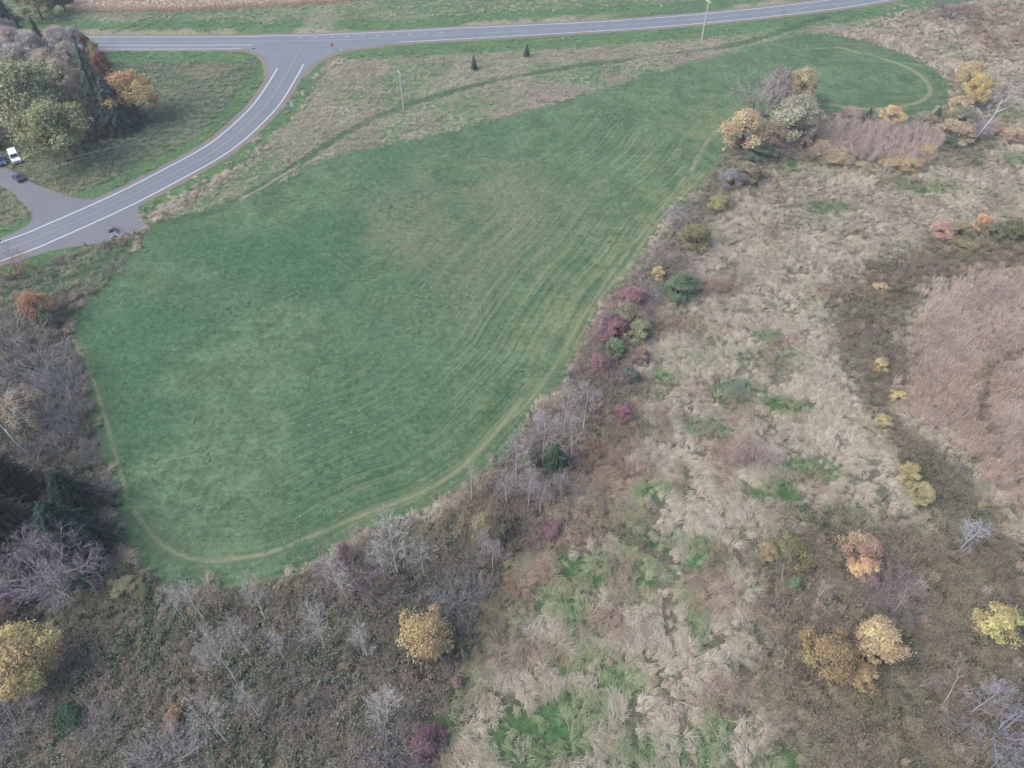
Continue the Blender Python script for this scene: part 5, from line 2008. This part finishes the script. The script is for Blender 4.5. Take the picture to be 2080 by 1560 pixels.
def sign(px, py, zc, panels, label, ang=0.0, name="road_sign", posts=1):
    """panels: (dx, dz, w, h, material); front faces -y turned by ang"""
    p = G(px, py, zc)
    r = empty(name, p[0], p[1], 0, ang)
    tag(r, label, "sign")
    top = max(zc + d[1] + d[3] / 2 for d in panels)
    xs = [0.0] if posts == 1 else [-0.35, 0.35]
    for x in xs:
        link("post", MB().box((x, 0.04, top / 2 - 0.02), (0.07, 0.05, top)).mesh("post"), M_STEEL, r)
    for (dx, dz, w, h, m) in panels:
        link("panel", MB().box((dx, 0, zc + dz), (w, 0.02, h), None, 0.006).mesh("panel"), m, r)
    return r


def stop_sign():
    p = G(674, 90.5, 2.3)
    r = empty("stop_sign", p[0], p[1], 0, -0.1)
    tag(r, "red octagonal stop sign where the side road meets the highway", "sign")
    link("post", MB().box((0, 0.05, 1.25), (0.07, 0.05, 2.5)).mesh("post"), M_STEEL, r)
    R = 0.6

    def octo(rr, y0, y1):
        return MB().prism([(rr * math.cos(rad(22.5 + 45 * k)), 2.3 + rr * math.sin(rad(22.5 + 45 * k))) for k in range(8)], y0, y1)
    link("border", octo(R, 0.0, 0.02).mesh("border"), M_SW, r)
    pn = link("panel", octo(R * 0.93, -0.006, -0.003).mesh("panel"), M_RED, r)
    cu = bpy.data.curves.new("stop", 'FONT')
    cu.body = "STOP"
    cu.align_x = 'CENTER'
    cu.align_y = 'CENTER'
    cu.size = 0.40
    tmp = bpy.data.objects.new("lettering_tmp", cu)
    COL.objects.link(tmp)
    me = bpy.data.meshes.new_from_object(tmp.evaluated_get(bpy.context.evaluated_depsgraph_get()))
    bpy.data.objects.remove(tmp)
    me.transform(Matrix.Translation((0, -0.010, 2.3)) @ Matrix.Rotation(rad(90), 4, 'X') @ Matrix.Diagonal((0.82, 1, 1, 1)))
    me.materials.clear()
    link("lettering", me, M_SW, pn)


stop_sign()
sign(515, 99, 2.6, [(0, 0, 1.3, 0.32, M_TEAL)], "green street name sign at the junction's left corner", 0.05)
sign(592, 211, 2.0, [(0, 0, 1.05, 2.0, M_MINT)], "tall pale green sign on the right side of the side road", 0.1)
sign(455, 210, 2.0, [(-0.35, 0.25, 0.8, 0.5, M_BACK), (0.25, -0.2, 0.5, 1.0, M_BACK)], "grey backed sign on the left side of the side road", 0.5)
sign(694, 101, 0.7, [(0, 0, 0.8, 0.8, M_SW)], "low white marker sign at the junction's right corner")
sign(1343, 11, 2.4, [(0, 0, 0.7, 0.8, M_SW)], "white sign on a post beyond the highway, left of the tall pole")
sign(1593, 24, 2.2, [(0, 0, 0.75, 1.0, M_ORNG)], "pale orange sign on the near side of the highway at right")
sign(1124, 21, 1.9, [(0, 0, 0.8, 0.6, M_SW)], "small white sign beyond the highway, above the small spruces")
sign(967, 66, 2.0, [(0, 0, 0.25, 0.7, M_SW)], "narrow white sign on the near highway shoulder above a spruce")
sign(1205, 58, 1.8, [(0, 0, 0.22, 0.5, M_MINT)], "narrow pale sign on the near highway shoulder, middle of the frame")
sign(361, 96, 1.6, [(0, 0, 0.3, 0.4, M_SW)], "small white sign on the turn lane's grass verge")
sign(815, 16, 1.6, [(0, 0, 1.0, 0.9, M_BACK)], "grey board in the meadow beyond the highway")


def marker(px, py, hgt, mat, label, w=0.11, group=None, name="marker_post"):
    p = G(px, py)
    r = empty(name, p[0], p[1], 0, rnd.random())
    tag(r, label, "post", group)
    link("post", MB().box((0, 0, hgt / 2), (w, w, hgt), None, 0.01).mesh("post"), mat, r)
    link("cap", MB().box((0, 0, hgt + 0.05), (w * 1.25, w * 1.25, 0.12), None, 0.02).mesh("cap"), M_SW if mat is not M_YEL else M_YEL, r)


marker(1495, 109, 1.3, M_SW, "white marker post at the field's top edge near the yellow posts", 0.14)
marker(1293, 143, 1.2, M_SW, "white marker post at the field's top edge, middle of the three", 0.13)
marker(1088, 208, 1.3, M_SW, "white marker post at the field's top edge below the small spruces", 0.13)
marker(609, 339, 1.2, M_SW, "white marker post beside the dirt trail near the curve", 0.13)
marker(287, 437, 0.9, M_YEL, "yellow marker post at the turnout's upper corner", 0.28)
marker(407, 166, 1.1, M_SW, "white stake in the grass left of the side road's top", 0.12)
for k, (x, w_) in enumerate(((1451, "leftmost"), (1459, "middle one"), (1467, "rightmost"))):
    marker(x, 95 - (k == 1) * -1, 2.1, M_YEL, "yellow post by the trail below the tall pole, %s of three" % w_, 0.16, "yellow posts by the trail")
for (x, y, lb) in ((110, 586, "white peg in the weeds left of the field, leftmost of the line"), (126, 578, "white peg in the weeds left of the field, second of the line"),
                   (138, 579, "white peg in the weeds left of the field, third of the line"), (153, 612, "white peg in the weeds, lowest and nearest the field"),
                   (250, 552, "white peg on the field's upper left edge below the turnout")):
    marker(x, y, 0.8, M_SW, lb, 0.16, "white pegs left of the field")


def mailbox():
    p = G(5, 497)
    r = empty("mailbox", p[0], p[1], 0, 0.6)
    tag(r, "black mailbox on a post at the left edge by the road", "mailbox")
    link("post", MB().box((0, 0, 0.5), (0.1, 0.1, 1.0)).mesh("post"), M_POLE, r)
    prof = [(-0.14, 1.0)] + [(0.14 * math.cos(t), 1.14 + 0.14 * math.sin(t)) for t in np.linspace(math.pi, 0, 9)] + [(0.14, 1.0)]
    bx = link("box", MB().prism(prof, -0.3, 0.3).mesh("box"), M_TRIM, r)
    link("flag", MB().box((0.155, 0.1, 1.2), (0.02, 0.05, 0.22)).mesh("flag"), M_RED, bx)


mailbox()

# ------------------------------------------------------------------ the damp autumn air
def haze():
    me = MB().box((0, 300, 50.5), (7000, 7000, 103.0)).mesh("haze")
    o = bpy.data.objects.new("haze", me)
    COL.objects.link(o)
    m = bpy.data.materials.new("haze")
    m.use_nodes = True
    nt = m.node_tree
    nt.nodes.remove(nt.nodes["Principled BSDF"])
    v = nt.nodes.new("ShaderNodeVolumePrincipled")
    v.inputs["Color"].default_value = (0.86, 0.92, 1.0, 1)
    v.inputs["Density"].default_value = 0.0002
    nt.links.new(v.outputs[0], nt.nodes["Material Output"].inputs["Volume"])
    me.materials.append(m)
    tag(o, None, None, None, "stuff")


haze()
